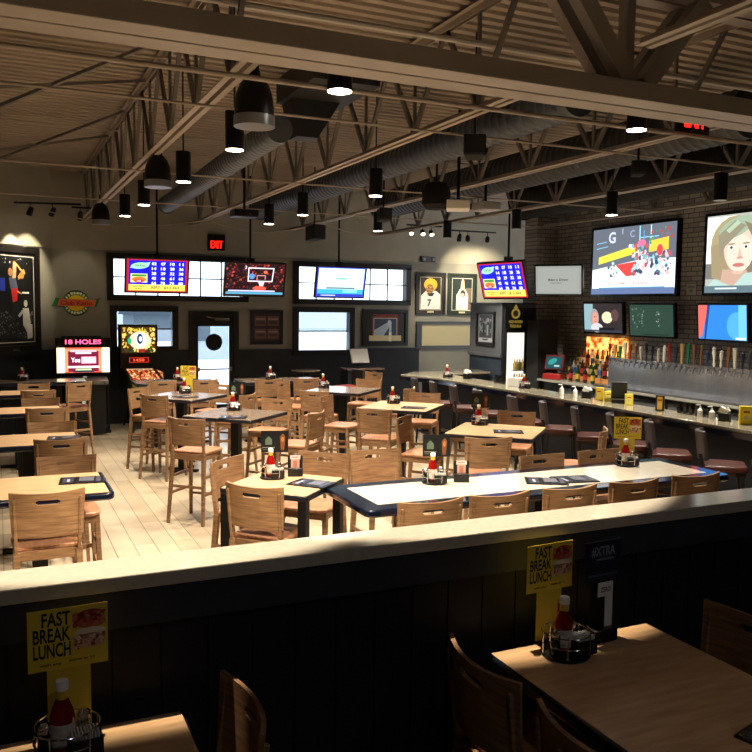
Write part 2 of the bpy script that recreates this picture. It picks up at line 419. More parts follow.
# ================================================================== CEILING STEEL
def joist(x, y0, y1, label):
    r = thing('ceiling_joist', label, 'joist', (x, 0, 0), group='open web ceiling joists')
    zb, zt = 3.86, ZD - .03
    mb = MB()
    for s in (-1, 1): mb.span(s*.018, s*.065, y0, y1, zt-.008, zt); mb.span(s*.018, s*.026, y0, y1, zt-.06, zt-.008)
    mb.build('top_chord', STEELP, r, smooth=0)
    mb = MB()
    for ya, yb in ((y0+.3, 3.9 if x < 5 else 2.8), (5.08, y1)):
        for s in (-1, 1): mb.span(s*.018, s*.065, ya, yb, zb, zb+.008); mb.span(s*.018, s*.026, ya, yb, zb+.008, zb+.05)
    mb.build('bottom_chord', STEELP, r, smooth=0)
    for KS in ([y0+.4 + 1.1*q for q in range(5)], [5.2 + 1.1*q for q in range(20)]):
        ww = MB()
        for k in [q for q in KS if q < y1 - 1.15]:
            ww.bar((0, k, zt-.03), (0, k+.55, zb+.03), .036, .036); ww.bar((0, k+.55, zb+.03), (0, k+1.1, zt-.03), .036, .036)
            ww.bar((0, k+.55, zb+.03), (0, k+.55, zt-.03), .026, .026)
        ww.build('web_bracing', STEELD, r, smooth=0)
JX = [-2.55, -.52, 1.51, 3.51, 5.56, 7.58, 9.5]
JL = ['over the far left tables', 'over the left row of tables', 'first right of the left tables, black pendants beneath', 'over the square tables, ending by the red EXIT sign', 'over the middle of the bar seats', 'ending beside the portraits, over the bar edge', 'running beside the brick wall above the screens']
for x, l in zip(JX, JL): joist(x, YN, D - .05 if x < 9 else 13.05, 'open web steel joist ' + l)
# girder
r = thing('ceiling_girder', 'heavy double-beam steel girder crossing the top of the view', 'girder', (0, 0, 0))
mb = MB(); mb.span(XL, XR, 4.66, 4.855, 3.8, 3.93); mb.build('bottom_beam', GIRD, r, smooth=0, bevel=.006)
mb = MB(); mb.span(XL, XR, 4.88, 5.07, 3.8, 3.93); mb.build('bottom_beam', GIRD, r, smooth=0, bevel=.006)
mb = MB(); mb.span(XL, XR, 4.72, 4.85, 4.6, 4.68); mb.span(XL, XR, 4.88, 5.01, 4.6, 4.68); mb.build('top_beam', GIRD, r, smooth=0)
for xn in (4.22, 7.4):
    for s in (-1, 1):
        mb = MB(); xe = xn + s*.62
        mb.bar((xn + s*.07, 4.76, 3.93), (xe, 4.76, 4.6), .1, .13); mb.bar((xn + s*.07, 4.96, 3.93), (xe, 4.96, 4.6), .1, .13)
        mb.build('diagonal_brace', GIRD, r, smooth=0)
    MB().box(xn, 4.87, 4.25, .07, .1, .64).build('vertical_post', GIRD, r, smooth=0)
# bridging rods
def rod(y, z, x0, x1, rr, label, m=STEELP, g='thin bridging rods under the joists'):
    tag(MB().tube([(x0, y, z), (x1, y, z)], rr, 6).build('bridging_rod', m), label, 'rod', g)
rod(6.5, 3.85, XL, XR, .011, 'thin steel rod crossing under the joists, just beyond the girder')
rod(10.0, 3.85, XL, XR, .011, 'thin steel rod crossing under the joists at mid room')
rod(13.0, 3.85, XL, 9.4, .011, 'thin steel rod crossing under the joists nearest the back wall')
rod(8.1, 4.62, XL, XR, .011, 'upper steel rod crossing between joists above the square tables')
rod(11.6, 4.6, XL, XR, .011, 'upper steel rod crossing between joists above the far tables')
tag(MB().tube([(XL, 5.28, 3.77), (XR, 5.28, 3.77)], .018, 8).build('conduit', STEELP), 'painted conduit running along the far side of the big girder', 'conduit')
tag(MB().tube([(XL, 5.55, 4.3), (XR, 5.45, 4.3)], .024, 8).build('sprinkler_pipe', mat('pipe_white', 'b8b4ae', .4)), 'white sprinkler pipe running behind the girder diagonals', 'pipe')
for (a, b, lab) in (((JX[1], 7.3), (JX[2], 8.9), 'near the girder'), ((JX[1], 10.4), (JX[2], 12.0), 'further from the girder')):
    r = thing('cross_brace', 'crossed steel bracing between two left joists, ' + lab, 'brace', (0, 0, 0), group='crossed joist braces')
    MB().bar((a[0]+.08, a[1], 3.92), (b[0]-.08, b[1], 4.6), .03, .03).build('brace_bar', STEELD, r, smooth=0)
    MB().bar((a[0]+.08, b[1], 3.92), (b[0]-.08, a[1], 4.6), .03, .03).build('brace_bar', STEELD, r, smooth=0)
# hanging data cables
def cable(pts, label):
    P = []
    for i in range(len(pts) - 1):
        a, b = Vector(pts[i]), Vector(pts[i+1])
        for k in range(8):
            t = k/8; p = a.lerp(b, t); p.z -= .18 * math.sin(PI*t); P.append(p)
    P.append(Vector(pts[-1])); tag(MB().tube(P, .012, 6).build('hanging_cable', STEELP), label, 'cable', 'sagging cables near the back wall')
cable([(.8, 15.2, 3.86), (3.51, 15.1, 3.86), (5.56, 15.2, 3.86)], 'grey cable sagging between joists in front of the EXIT sign')
cable([(5.56, 14.6, 3.86), (7.58, 14.5, 3.86)], 'grey cable sagging between joists before the right transom window')

# ducts
def duct(x0, y0, x1, y1, z, r_, label, m, ribs=True):
    mb = MB(); n = int((y1 - y0) / .12) if ribs else 1
    A = Vector((x0, y0, z)); B = Vector((x1, y1, z)); L_ = (B - A).length
    prof = []
    for k in range(n + 1):
        zz = L_ * k / n; prof += [(r_, zz)]
        if ribs and k < n: prof += [(r_, zz + .09), (r_ + .007, zz + .1), (r_ + .007, zz + .112)]
    q = (B - A).to_track_quat('Z', 'Y').to_matrix()
    mb.lathe(prof, *A, seg=28, rot=q)
    root = thing('air_duct', label, 'duct', (0, 0, 0), group='round ceiling ducts')
    mb.build('duct_shell', m, root, smooth=40)
    MB().lathe([(r_ + .02, 0), (r_ + .02, .06)], *(B - (B-A).normalized()*.05), seg=28, rot=q).build('end_collar', m, root)
    return root
duct(2.56, 7.9, 2.73, 14.8, 4.04, .135, 'silver spiral duct over the square tables left of the middle', DUCTM)
duct(4.38, 5.6, 4.44, 14.8, 4.06, .17, 'dark blue-grey spiral duct above the middle tables', mat('duct_blue', '424a54', .45, metal=.3, var=.15, scale=5))
duct(6.55, 5.8, 6.6, 14.2, 4.2, .24, 'wide dark round duct above the bar stools', DUCTD)
duct(8.55, 5.8, 8.55, 12.4, 4.2, .3, 'widest black round duct between bar and brick wall', BLKM)
# return grille plate and scoop
r = thing('air_vent', 'dark flat vent box with tapered scoop below, beside the silver duct', 'air vent', (0, 0, 0))
MB().span(2.64, 3.3, 7.15, 8.25, 4.36, 4.6).build('vent_box', DUCTD, r, smooth=0)
mb = MB(); b0 = [(2.72, 7.85), (3.12, 7.85), (3.12, 8.3), (2.72, 8.3)]
vs = [(2.7, 7.9, 4.36), (3.2, 7.9, 4.36), (3.2, 8.25, 4.36), (2.7, 8.25, 4.36), (2.76, 7.95, 4.0), (2.98, 7.95, 4.0), (2.98, 8.2, 4.0), (2.76, 8.2, 4.0)]
mb.add(vs, [(0, 1, 5, 4), (1, 2, 6, 5), (2, 3, 7, 6), (3, 0, 4, 7), (4, 5, 6, 7)]); mb.build('scoop', DUCTD, r, smooth=0)

# ---- lamps
def can_light(x, y, power, label, zb=3.55, ln=.3, rr=.075, size=112, blend=.5, on=True, col=(1, .89, .73)):
    r = thing('cylinder_downlight', label, 'ceiling light', (x, y, 0), group='black cylinder downlights')
    mb = MB(); mb.lathe([(rr - .012, .03), (rr - .003, 0), (rr, 0), (rr, ln), (.02, ln + .005)], 0, 0, zb, 22); mb.build('lamp_housing', BLK, r)
    if zb < 3.7 or zb > 3.8: MB().tube([(0, 0, zb + ln), (0, 0, 4.7)], .008, 6).build('stem', BLK, r)
    else: MB().bar((0, 0, zb + ln - .02), (0, .06, zb + ln - .02), .03, .03).build('conduit_clip', BLK, r, smooth=0)
    MB().lathe([(rr - .004, 0), (rr - .006, .01)], 0, 0, zb - .003, 22).build('lamp_lens', LENS if on else mat('dim_lens', '8a8270', emit=.6), r)
    if power: spot('downlight', (0, 0, zb - .06), (0, 0, 0), power * 1.38, size, blend, col, r, .03)
CL = [(1.76, 5.3, 0, 'hidden'), (1.76, 6.59, 260, 'first black cylinder downlight beside the big pendant, aisle side'), (1.75, 8.54, 260, 'black cylinder downlight just right of the second pendant'),
      (1.71, 10.76, 240, 'black cylinder downlight just below left of the second pendant'), (1.68, 12.24, 220, 'leftmost of the small black cylinder downlights'),
      (3.89, 8.52, 260, 'black cylinder downlight under the end of the vent box line, mid ceiling'), (3.83, 10.78, 230, 'black cylinder downlight above the wall between the transom windows'),
      (3.8, 12.23, 200, 'smallest lit cylinder downlight, just right of the EXIT sign'), (5.7, 12.38, 240, 'black cylinder downlight nearest the three glowing track spots'),
      (7.35, 8.64, 230, 'black cylinder downlight just above the basketball projection screen')]
for x, y, p, l in CL[1:]: can_light(x, y, p, l)
can_light(2.11, 5.22, 330, 'round downlight glowing under the girder, left one of two', zb=3.74, ln=.12, rr=.085, size=90, blend=.22)
can_light(4.66, 5.22, 330, 'round downlight glowing under the girder, right one of two', zb=3.74, ln=.12, rr=.08, size=90, blend=.22)
can_light(7.4, 6.9, 300, 'unlit-looking cylinder downlight right of the projection screen top', on=False)
can_light(7.4, 10.9, 330, 'dim cylinder downlight above the white television', on=False)
can_light(7.3, 12.9, 240, 'dim cylinder downlight furthest along the bar', on=False)
# pendants
def pendant(x, y, label):
    r = thing('pendant_lamp', label, 'pendant lamp', (x, y, 3.55), group='black bell pendants in a row')
    MB().lathe([(.132, .05), (.137, .05), (.135, .12), (.125, .2), (.1, .27), (.06, .31), (.045, .33), (.04, .36), (.02, .37)], seg=28).build('bell_shade', BLK, r)
    MB().lathe([(.13, -.015), (.141, -.015), (.141, .055), (.132, .055)], seg=28).build('glass_rim', mat('frosted_rim', '8b8f96', .3, metal=.4), r)
    MB().lathe([(0, .012), (.128, .012), (.128, .02)], seg=28).build('diffuser', mat('diffuser', '5a5c60', .4), r)
    MB().box(0, 0, .4, .05, .05, .07).build('hanger', BLK, r)
pendant(1.64, 5.62, 'largest black bell pendant hanging closest to the girder')
pendant(1.57, 8.97, 'middle-sized black bell pendant between the other two')
pendant(1.5, 13.6, 'smallest black bell pendant nearest the back wall')
# track spots
def track(x0, y0, x1, y1, z, heads, label, hl, target, on=True, power=0):
    tag(MB().bar((x0, y0, z), (x1, y1, z), .035, .03).build('light_track', BLK), label, 'light track', 'black light tracks')
    for i, (x, y) in enumerate(heads):
        t = target[i]; d = (Vector(t) - Vector((x, y, z - .14))).normalized()
        r = thing('track_spotlight', hl[i], 'spotlight', (x, y, z), group='small track spotlights')
        mb = MB(); mb.tube([(0, 0, 0), (0, 0, -.1)], .008, 6); mb.build('arm', BLK, r)
        q = d.to_track_quat('Z', 'Y').to_matrix()
        MB().lathe([(.03, -.08), (.045, -.05), (.05, .07), (.044, .07), (.04, .03)], 0, 0, -.14, 16, rot=q).build('spot_head', BLK, r)
        MB().lathe([(.04, .05), (.04, .055)], 0, 0, -.14, 16, rot=q).build('spot_lens', TRACKL if on else LENS, r)
        if power: spot('track_lamp', Vector((0, 0, -.14)) + d*.07, Vector((0, 0, -.14)) + d, power, 52, .6, (1, .85, .58), r, .03)
track(.3, 15.45, 1.35, 15.15, 4.0, [(.55, 15.38), (.9, 15.28)], 'short black light track before the diagonal wall', ['left spotlight of the pair aimed at the diagonal wall', 'right spotlight of the pair aimed at the diagonal wall'], [(0.2, 15.7, 2.9), (.5, 16.0, 3.0)], power=120)
track(1.2, 15.2, 1.6, 15.2, 3.95, [(1.34, 15.2)], 'very short black track beside the smallest pendant', ['single spotlight beside the smallest pendant'], [(1.35, 16.4, 2.6)], power=14)
track(7.5, 14.9, 8.3, 14.9, 3.96, [(7.6, 14.9), (7.86, 14.9), (8.06, 14.9)], 'black track carrying three glowing spots', ['left of three glowing spotlights by the portraits', 'middle of three glowing spotlights by the portraits', 'right of three glowing spotlights by the portraits'], [(6.6, 12.4, 1.6), (7.1, 12.2, 1.6), (7.5, 12.2, 1.6)], power=50)
track(8.5, 14.9, 9.6, 14.9, 3.9, [(8.72, 14.9), (8.92, 14.9), (9.4, 14.9)], 'black track before the wall above the partition', ['left dark spotlight of the pair above the second portrait', 'right dark spotlight of the pair above the second portrait', 'dark spotlight above the tilted number screen'], [(9.2, 16.4, 2.2), (9.8, 16.4, 3.0), (10.2, 16.4, 3.0)], power=170)

# speakers, projectors
def speaker(x, y, z, s, rz, label, rnd_=False):
    r = thing('loudspeaker', label, 'loudspeaker', (x, y, z), rz, group='black ceiling loudspeakers')
    if rnd_: MB().lathe([(s*.35, 0), (s*.5, s*.15), (s*.52, s*.6), (s*.4, s*.9), (s*.1, s)], seg=20).build('speaker_body', BLKM, r)
    else:
        mb = MB(); mb.add([(-s/2, -s/2, s*.1), (s/2, -s/2, s*.1), (s*.35, s/2, 0), (-s*.35, s/2, 0), (-s/2, -s/2, s), (s/2, -s/2, s), (s*.35, s/2, s*.9), (-s*.35, s/2, s*.9)], [(3, 2, 1, 0), (4, 5, 6, 7), (0, 1, 5, 4), (1, 2, 6, 5), (2, 3, 7, 6), (3, 0, 4, 7)])
        mb.build('speaker_body', BLKM, r, bevel=.015); MB().box(0, -s/2 - .006, s*.55, s*.85, .012, s*.75).build('speaker_grille', mat('grille', '16161a', .6), r)
    MB().tube([(0, 0, s*.9), (0, 0, 4.7 - z)], .012, 6).build('hanger', BLK, r)
speaker(5.05, 13.6, 3.44, .28, rad(20), 'black tilted loudspeaker hanging by the wall between the transom windows')
speaker(5.2, 9.5, 3.58, .36, 0, 'large round black loudspeaker above the white projector', True)
speaker(5.2, 11.1, 3.56, .2, 0, 'small square black loudspeaker left of the large round one')
speaker(3.85, 6.35, 3.62, .2, rad(-30), 'black box loudspeaker near the girder, mid ceiling')
speaker(5.75, 6.4, 3.62, .15, rad(-30), 'small black box loudspeaker left of the black duct end')
def projector(x, y, z, label, m, glow=False, rz=0.):
    r = thing('projector', label, 'projector', (x, y, z), rz, group='ceiling projectors')
    MB().span(-.18, .18, -.14, .14, 0, .11).build('projector_body', m, r, bevel=.012)
    MB().lathe([(.035, 0), (.04, .03), (.03, .03)], .08, -.14, .055, 14, rot=Matrix.Rotation(PI/2, 3, 'X')).build('projector_lens', BLKP, r)
    MB().tube([(0, 0, .11), (0, 0, 4.7 - z)], .02, 8).build('ceiling_pole', BLK, r)
projector(5.15, 8.85, 3.5, 'white projector under the large round loudspeaker', WHITE, rz=rad(60))
projector(6.2, 9.9, 3.66, 'grey projector left above the basketball screen', mat('proj_grey', '9a9a9a', .5), rz=rad(90))
projector(3.35, 12.0, 3.6, 'black projector hanging just right of the EXIT sign', BLKP)

# ================================================================== CHAIRS
def legbar(mb, p0, p1, w0, w1): mb.bar(p0, p1, w0, w0, up=(0, 1, 0), w1=w1, h1=w1)
def make_stool(name, seat_m, wood_m, back_m):
    r = thing(name, 'x', 'bar stool')
    W = .2; zs = .74; zt = 1.12
    # seat: shaped veneer slab
    P = [(-.2, -.17), (.2, -.17), (.215, .1), (.2, .18), (.15, .215), (0, .225), (-.15, .215), (-.2, .18), (-.215, .1)]
    MB().prism(P, zs, zs + .028).build('seat', seat_m, r, bevel=.008)
    mb = MB(); mb.span(-.18, .18, .15, .175, zs-.06, zs); mb.span(-.18, .18, -.19, -.165, zs-.06, zs)
    for s in (-1, 1): mb.span(s*.165, s*.19, -.18, .16, zs-.06, zs)
    mb.build('seat_frame', wood_m, r, smooth=0)
    us = [-1, -.8, -.6, -.45, -.33, -.28, 0, .28, .33, .45, .6, .8, 1]
    vsl = [.84, .95, 1.02, 1.05, 1.056, 1.074, 1.08, 1.11, zt]
    hs = set([(i, 4) for i in range(4, 8)] + [(i, 3) for i in range(5, 7)] + [(i, 5) for i in range(5, 7)])
    hs = set([(i, j) for i in range(4, 8) for j in (4,)] + [(i, j) for i in range(5, 7) for j in (3, 5)])
    def fn(u, v):
        w = .208 + .014 * (v - .84) / .28
        y = -.245 + .05 * u * u - .07 * (v - .84); z = v + (.012 * u * u if v > 1.1 else 0)
        n = Vector((-.5 * u, 1, .1)).normalized(); return Vector((w * u, y, z)), n
    MB().panel(us, vsl, fn, .016, hs).build('backrest', back_m, r, smooth=50)
    for s in (-1, 1):
        mb = MB(); legbar(mb, (s*.18, .15, zs), (s*.21, .2, 0), .04, .03); mb.build('leg', wood_m, r, smooth=0, bevel=.005)
        mb = MB(); legbar(mb, (s*.185, -.185, zs), (s*.21, -.25, 0), .042, .03); mb.bar((s*.186, -.185, zs-.02), (s*.196, -.23, 1.09), .024, .042, up=(0, 1, 0), w1=.018, h1=.03)
        mb.build('leg', wood_m, r, smooth=0, bevel=.005)
    mb = MB(); mb.bar((-.2, .183, .24), (.2, .183, .24), .03, .022); mb.build('footrest', wood_m, r, smooth=0)
    mb = MB()
    for s in (-1, 1): mb.bar((s*.2, .18, .32), (s*.2, -.22, .32), .02, .028); mb.bar((s*.195, .17, .5), (s*.195, -.21, .5), .02, .028)
    mb.bar((-.2, -.225, .4), (.2, -.225, .4), .02, .028)
    mb.build('stretchers', wood_m, r, smooth=0)
    return r
STOOL = Kind(make_stool('bar_stool', OAKSEAT, OAK, OAK))
def stool(x, y, head, label, group): return STOOL.put((x, y, 0), rad(head - 90), label, group)

# ================================================================== TABLES
def ped(r, x=0, y=0, z=1.0):
    MB().span(x-.05, x+.05, y-.05, y+.05, .03, z).build('pedestal', BLK, r, smooth=0, bevel=.006)
    mb = MB(); mb.bar((x-.24, y, .022), (x+.24, y, .022), .07, .04); mb.bar((x, y-.24, .022), (x, y+.24, .022), .07, .04); mb.build('base', BLK, r, smooth=0, bevel=.01)
def square_table(x, y, hs, rz, label, topm, legs=False, group='high square tables'):
    r = thing('high_table', label, 'table', (x, y, 0), rz, group)
    MB().prism(rrect(-hs, hs, -hs, hs, .03), 1.012, 1.05).build('table_edge', EDGE, r, bevel=.005)
    MB().prism(rrect(-hs+.012, hs-.012, -hs+.012, hs-.012, .022), 1.0502, 1.053).build('tabletop', topm, r, smooth=0)
    if legs:
        for sx in (-1, 1):
            for sy in (-1, 1): MB().span(sx*(hs-.07), sx*(hs-.01), sy*(hs-.07), sy*(hs-.01), 0, 1.012).build('leg', BLK, r, smooth=0)
    else: ped(r, 0, 0, 1.012)
    return r
def long_table(x0, x1, y0, y1, label, topm, edge, group, inlay=.05, peds=2, zt=1.05):
    r = thing('long_table', label, 'table', ((x0+x1)/2, (y0+y1)/2, 0), 0, group)
    a, b = (x1-x0)/2, (y1-y0)/2
    MB().prism(rrect(-a, a, -b, b, .06), zt-.05, zt).build('table_edge', edge, r, bevel=.014, seg=3)
    MB().prism(rrect(-a+inlay, a-inlay, -b+inlay, b-inlay, .01), zt+.0002, zt+.002).build('tabletop', topm, r, smooth=0)
    for k in range(peds): ped(r, -a + 2*a*(k+.5)/peds, 0, zt-.05)
    return r
Z0 = 1.053
T = dict(B=(1.83, 5.52), C=(2.5, 9.3), D=(2.3, 11.38), F=(4.75, 11.5), G=(4.68, 9.35), H=(4.68, 7.15))
square_table(*T['B'], .335, rz45, 'four-legged square high table touching the long navy table', TOP, legs=True)
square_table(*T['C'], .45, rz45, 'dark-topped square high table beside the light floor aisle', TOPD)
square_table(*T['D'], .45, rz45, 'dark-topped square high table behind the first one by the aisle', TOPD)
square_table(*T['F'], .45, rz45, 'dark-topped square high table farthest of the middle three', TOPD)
square_table(*T['G'], .45, rz45, 'light-topped square high table in the centre of the room', TOP)
square_table(*T['H'], .45, rz45, 'light-topped square high table right behind the long navy table', TOP)
long_table(2.05, 5.15, 4.55, 5.33, 'long navy-edged table with cream top just past the half wall', CREAM, NAVYG, 'long high tables', inlay=.13, peds=3)
LT = [(5.64, 6.42, 'nearest'), (7.76, 8.52, 'second'), (10.07, 10.76, 'third'), (12.12, 12.8, 'fourth')]
for y0, y1, w in LT: long_table(-1.15, .69, y0, y1, '%s long wood-topped table in the left column, counted from the half wall' % w, TOP, NAVYG, 'long tables in the left column', inlay=.035)
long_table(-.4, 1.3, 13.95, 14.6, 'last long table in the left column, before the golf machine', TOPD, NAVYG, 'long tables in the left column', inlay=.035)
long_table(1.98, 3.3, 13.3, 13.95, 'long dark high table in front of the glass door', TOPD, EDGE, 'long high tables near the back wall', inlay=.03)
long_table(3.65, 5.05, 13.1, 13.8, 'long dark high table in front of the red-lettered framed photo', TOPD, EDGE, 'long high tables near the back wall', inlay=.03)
r = thing('round_table', 'small round high table by the back wall left window', 'table', (5.55, 15.4, 0))
MB().lathe([(.29, 1.02), (.3, 1.035), (.29, 1.05)], seg=30).build('tabletop', TOPD, r); ped(r, 0, 0, 1.02)
# foreground tables
long_table(1.6, 2.36, 1.1, 2.48, 'light-topped table against the half wall at lower right', TOP, EDGE, 'tables in the dark foreground', inlay=.012)
long_table(-.26, .5, 1.1, 2.49, 'light-topped table against the half wall at lower left', TOP, EDGE, 'tables in the dark foreground', inlay=.012)

# ---- chairs placement
def around(key, name, dist=(.86, .86, .86, .86), skip=(), jit=3):
    cx, cy = T[key]
    for k, (ang, side) in enumerate(((225, 'near left'), (315, 'near right'), (135, 'far left'), (45, 'far right'))):
        if k in skip: continue
        a = rad(ang); d = dist[k]
        stool(cx + d*math.cos(a), cy + d*math.sin(a), ang + 180 + rnd.uniform(-jit, jit), 'oak stool at the %s side of the %s' % (side, name), 'stools around the ' + name)
around('C', 'dark square table beside the aisle', (.82, .8, .84, .8), skip=(2,))
around('D', 'dark square table behind the aisle one', (.44, .8, .52, .8))
around('F', 'farthest middle square table', (.84, .84, .8, .84))
around('G', 'centre light square table', (.8, .84, .84, .8))
around('H', 'light square table behind the navy table', (.84, .84, .8, .84), skip=(0,))
stool(4.15, 6.58, 72, 'oak stool with its back to us, just behind the navy table', 'stools around the light square table behind the navy table')
stool(1.68, 5.34, 42, 'oak stool tucked under the four-legged table, back to us', 'stools around the four-legged table')
stool(1.73, 6.0, -48, 'oak stool at the far left side of the four-legged table', 'stools around the four-legged table')
stool(2.22, 6.0, 225, 'oak stool at the far right side of the four-legged table', 'stools around the four-legged table')
for x, l in ((2.41, 'leftmost'), (2.91, 'second from left'), (3.46, 'middle'), (4.01, 'second from right'), (4.6, 'rightmost')):
    stool(x, 4.6, 90 + rnd.uniform(-3, 3), '%s of the five oak stools backing onto the half wall' % l, 'stools on the near side of the navy table')
for x, y, l in ((2.82, 5.92, 'left one, pulled out,'), (4.0, 5.22, 'middle one'), (4.6, 5.24, 'right one')):
    stool(x, y, 270, '%s of the stools beyond the long navy table' % l, 'stools on the far side of the navy table')
for (y0, y1, w) in LT:
    for x, s in ((.26 if w == 'nearest' else .48, 'right'), (-.42, 'left')):
        stool(x, y0 + .07, 90, '%s oak stool on the near side of the %s left-column table' % (s, w), 'stools along the left column')
    for x, s in ((.46, 'right'), (-.4, 'left')):
        stool(x, y1 - .02 + (.1 if w == 'nearest' else 0), 270, '%s oak stool on the far side of the %s left-column table' % (s, w), 'stools along the left column')
stool(.98, 13.2, 120, 'oak stool standing alone in front of the golf machine', 'stools along the left column')
for x, l in ((2.3, 'left'), (2.95, 'right')): stool(x, 13.15, 90, '%s oak stool before the long table by the glass door' % l, 'stools along the back tables')
for x, l in ((3.95, 'left'), (4.6, 'right')): stool(x, 12.95, 90, '%s oak stool before the long table by the red-lettered photo' % l, 'stools along the back tables')
stool(6.0, 13.5, 200, 'oak stool standing alone at the far end of the bar', 'stools along the back tables')
# foreground
stool(1.69, 2.3, 0, 'dark wooden chair by the lower right table, nearer the half wall', 'chairs in the dark foreground')
stool(1.69, 1.76, 2, 'dark wooden chair by the lower right table, farther from the half wall', 'chairs in the dark foreground')
stool(2.4, 2.2, 180, 'dark wooden chair on the right side of the lower right table', 'chairs in the dark foreground')
stool(.42, 2.32, 180, 'dark wooden chair on the right side of the lower left table', 'chairs in the dark foreground')

# ================================================================== BAR
pts = [(6.95, 3.6), (6.95, 9.4), (6.9, 12.4), (6.62, 13.3), (7.1, 13.75), (8.56, 13.95), (8.56, 13.35), (7.55, 13.25), (7.45, 12.3), (7.45, 3.6)]
r = thing('bar_counter', 'long L-shaped bar with pale speckled top and black front', 'bar counter', (0, 0, 0))
MB().prism(pts, 1.06, 1.1).build('countertop', BARTOP, r, bevel=.008)
mb = MB(); e = [(6.93, 3.6), (6.93, 9.4), (6.88, 12.4), (6.6, 13.31), (7.08, 13.78), (7.12, 13.73), (6.66, 13.29), (6.93, 12.4), (6.98, 9.4), (6.98, 3.6)]
mb.prism(e, 1.0, 1.062); mb.build('edge_band', NAVYG, r, smooth=0)
ft = [(7.15, 3.6), (7.15, 12.4), (7.0, 13.2), (7.3, 13.45), (8.55, 13.6), (8.55, 13.4), (7.4, 13.2), (7.3, 12.3), (7.3, 3.6)]
MB().prism(ft, .02, 1.06).build('bar_front', mat('bar_front', '0f1420', .5, var=.2, scale=3), r, smooth=0)
MB().tube([(6.98, 3.6, .2), (6.98, 12.4, .2)], .025, 10).build('foot_rail', mat('brass_dark', '6a5230', .3, metal=.9), r)
# bar stools facing the bar
def make_barstool():
    r = thing('padded_bar_stool', 'x', 'bar stool')
    P = [(-.21, -.2), (.21, -.2), (.22, .1), (.18, .21), (-.18, .21), (-.22, .1)]
    MB().prism(P, .73, .79).build('seat', LEATH, r, bevel=.015)
    MB().prism([(x*.92, y*.92) for x, y in P], .69, .73).build('seat_frame', mat('dark_walnut', '2c1c14', .4), r, smooth=0)
    def fn(u, v):
        y = -.22 + .06*u*u - .14*(v-.8); return Vector((.16*u, y, v)), Vector((-.5*u, 1, .2)).normalized()
    us = [-1+.2*k for k in range(11)]; MB().panel(us, [.83, .92, 1.02, 1.12], fn, .045).build('backrest', BACKM, r, smooth=50, bevel=.01)
    for s in (-1, 1):
        for q in (-1, 1):
            mb = MB(); legbar(mb, (s*.17, q*.16, .7), (s*.2, q*.21, 0), .036, .028)
            if q < 0: mb.bar((s*.17, -.18, .7), (s*.17, -.235, .9), .03, .03)
            mb.build('leg', BLKP, r, smooth=0)
    mb = MB()
    for s in (-1, 1): mb.bar((s*.19, .2, .25), (s*.19, -.2, .25), .02, .03); mb.bar((-.19, s*.2, .25), (.19, s*.2, .25), .02, .03)
    mb.build('footrest', BLK, r, smooth=0)
    return r
BST = Kind(make_barstool())
for y, l in ((12.25, 'farthest of the padded stools along the bar'), (11.6, 'second farthest padded stool along the bar'), (10.95, 'third farthest padded stool along the bar'), (10.25, 'padded bar stool behind the menu stand of the light square table'),
             (9.35, 'padded bar stool above the light square table, left of two'), (8.6, 'padded bar stool above the light square table, right of two'), (7.95, 'padded bar stool left of the yellow table sign'),
             (7.3, 'padded bar stool hidden behind the yellow table sign'), (6.68, 'padded bar stool just right of the yellow table sign'), (5.95, 'nearest padded bar stool, at the right edge'), (5.25, 'padded bar stool mostly beyond the right edge')):
    BST.put((6.6, y, 0), rad(-90 - (38 if y < 9 else 15) + rnd.uniform(-5, 5)), 'dark ' + l, 'padded stools along the bar')
# red stools at the far end
RS = mat('red_vinyl', 'a03a24', .4, var=.1)
r = thing('red_stool', 'red-seated stool near the host stand, left one', 'bar stool', (6.15, 14.55, 0), rad(100), 'red stools by the host stand')
MB().prism([(-.2, -.2), (.2, -.2), (.2, .2), (-.2, .2)], .74, .8).build('seat', RS, r, bevel=.02)
MB().span(-.2, .2, -.23, -.19, .86, 1.1).build('backrest', BACKM, r, bevel=.01)
for s in (-1, 1):
    for q in (-1, 1):
        MB().bar((s*.16, q*.16, .74), (s*.19, q*.2, 0), .03, .03).build('leg', BLKP, r, smooth=0)
mb = MB()
for s in (-1, 1): mb.bar((s*.17, -.19, .72), (s*.17, -.215, .9), .03, .03)
mb.build('back_post', BLKP, r, smooth=0)
RK = Kind(r); RK.put((6.1, 14.5, 0), rad(100), 'red-seated stool near the host stand, left one', 'red stools by the host stand')
RK.put((6.2, 13.95, 0), rad(80), 'red-seated stool near the host stand, closer to the bar', 'red stools by the host stand')

# back bar counter
r = thing('back_bar_cabinet', 'low stainless-topped back bar cabinet under the beer taps', 'cabinet', (0, 0, 0))
MB().span(9.0, XR-.005, 4.0, 12.46, 1.0, 1.04).build('worktop', mat('back_worktop', '98988e', .25, metal=.3, var=.1), r, bevel=.004)
MB().span(9.1, XR-.005, 4.0, 12.44, 0, 1.0).build('carcass', BLKP, r, smooth=0)
k = 4.05
while k < 11.9:
    d = MB().span(9.08, 9.1, k, k + .82, .12, .93).build('cabinet_door', STAIN, r, smooth=0); MB().tube([(9.06, k+.1, .8), (9.06, k+.1, .5)], .008, 6).build('handle', CHROME, d); k += .88
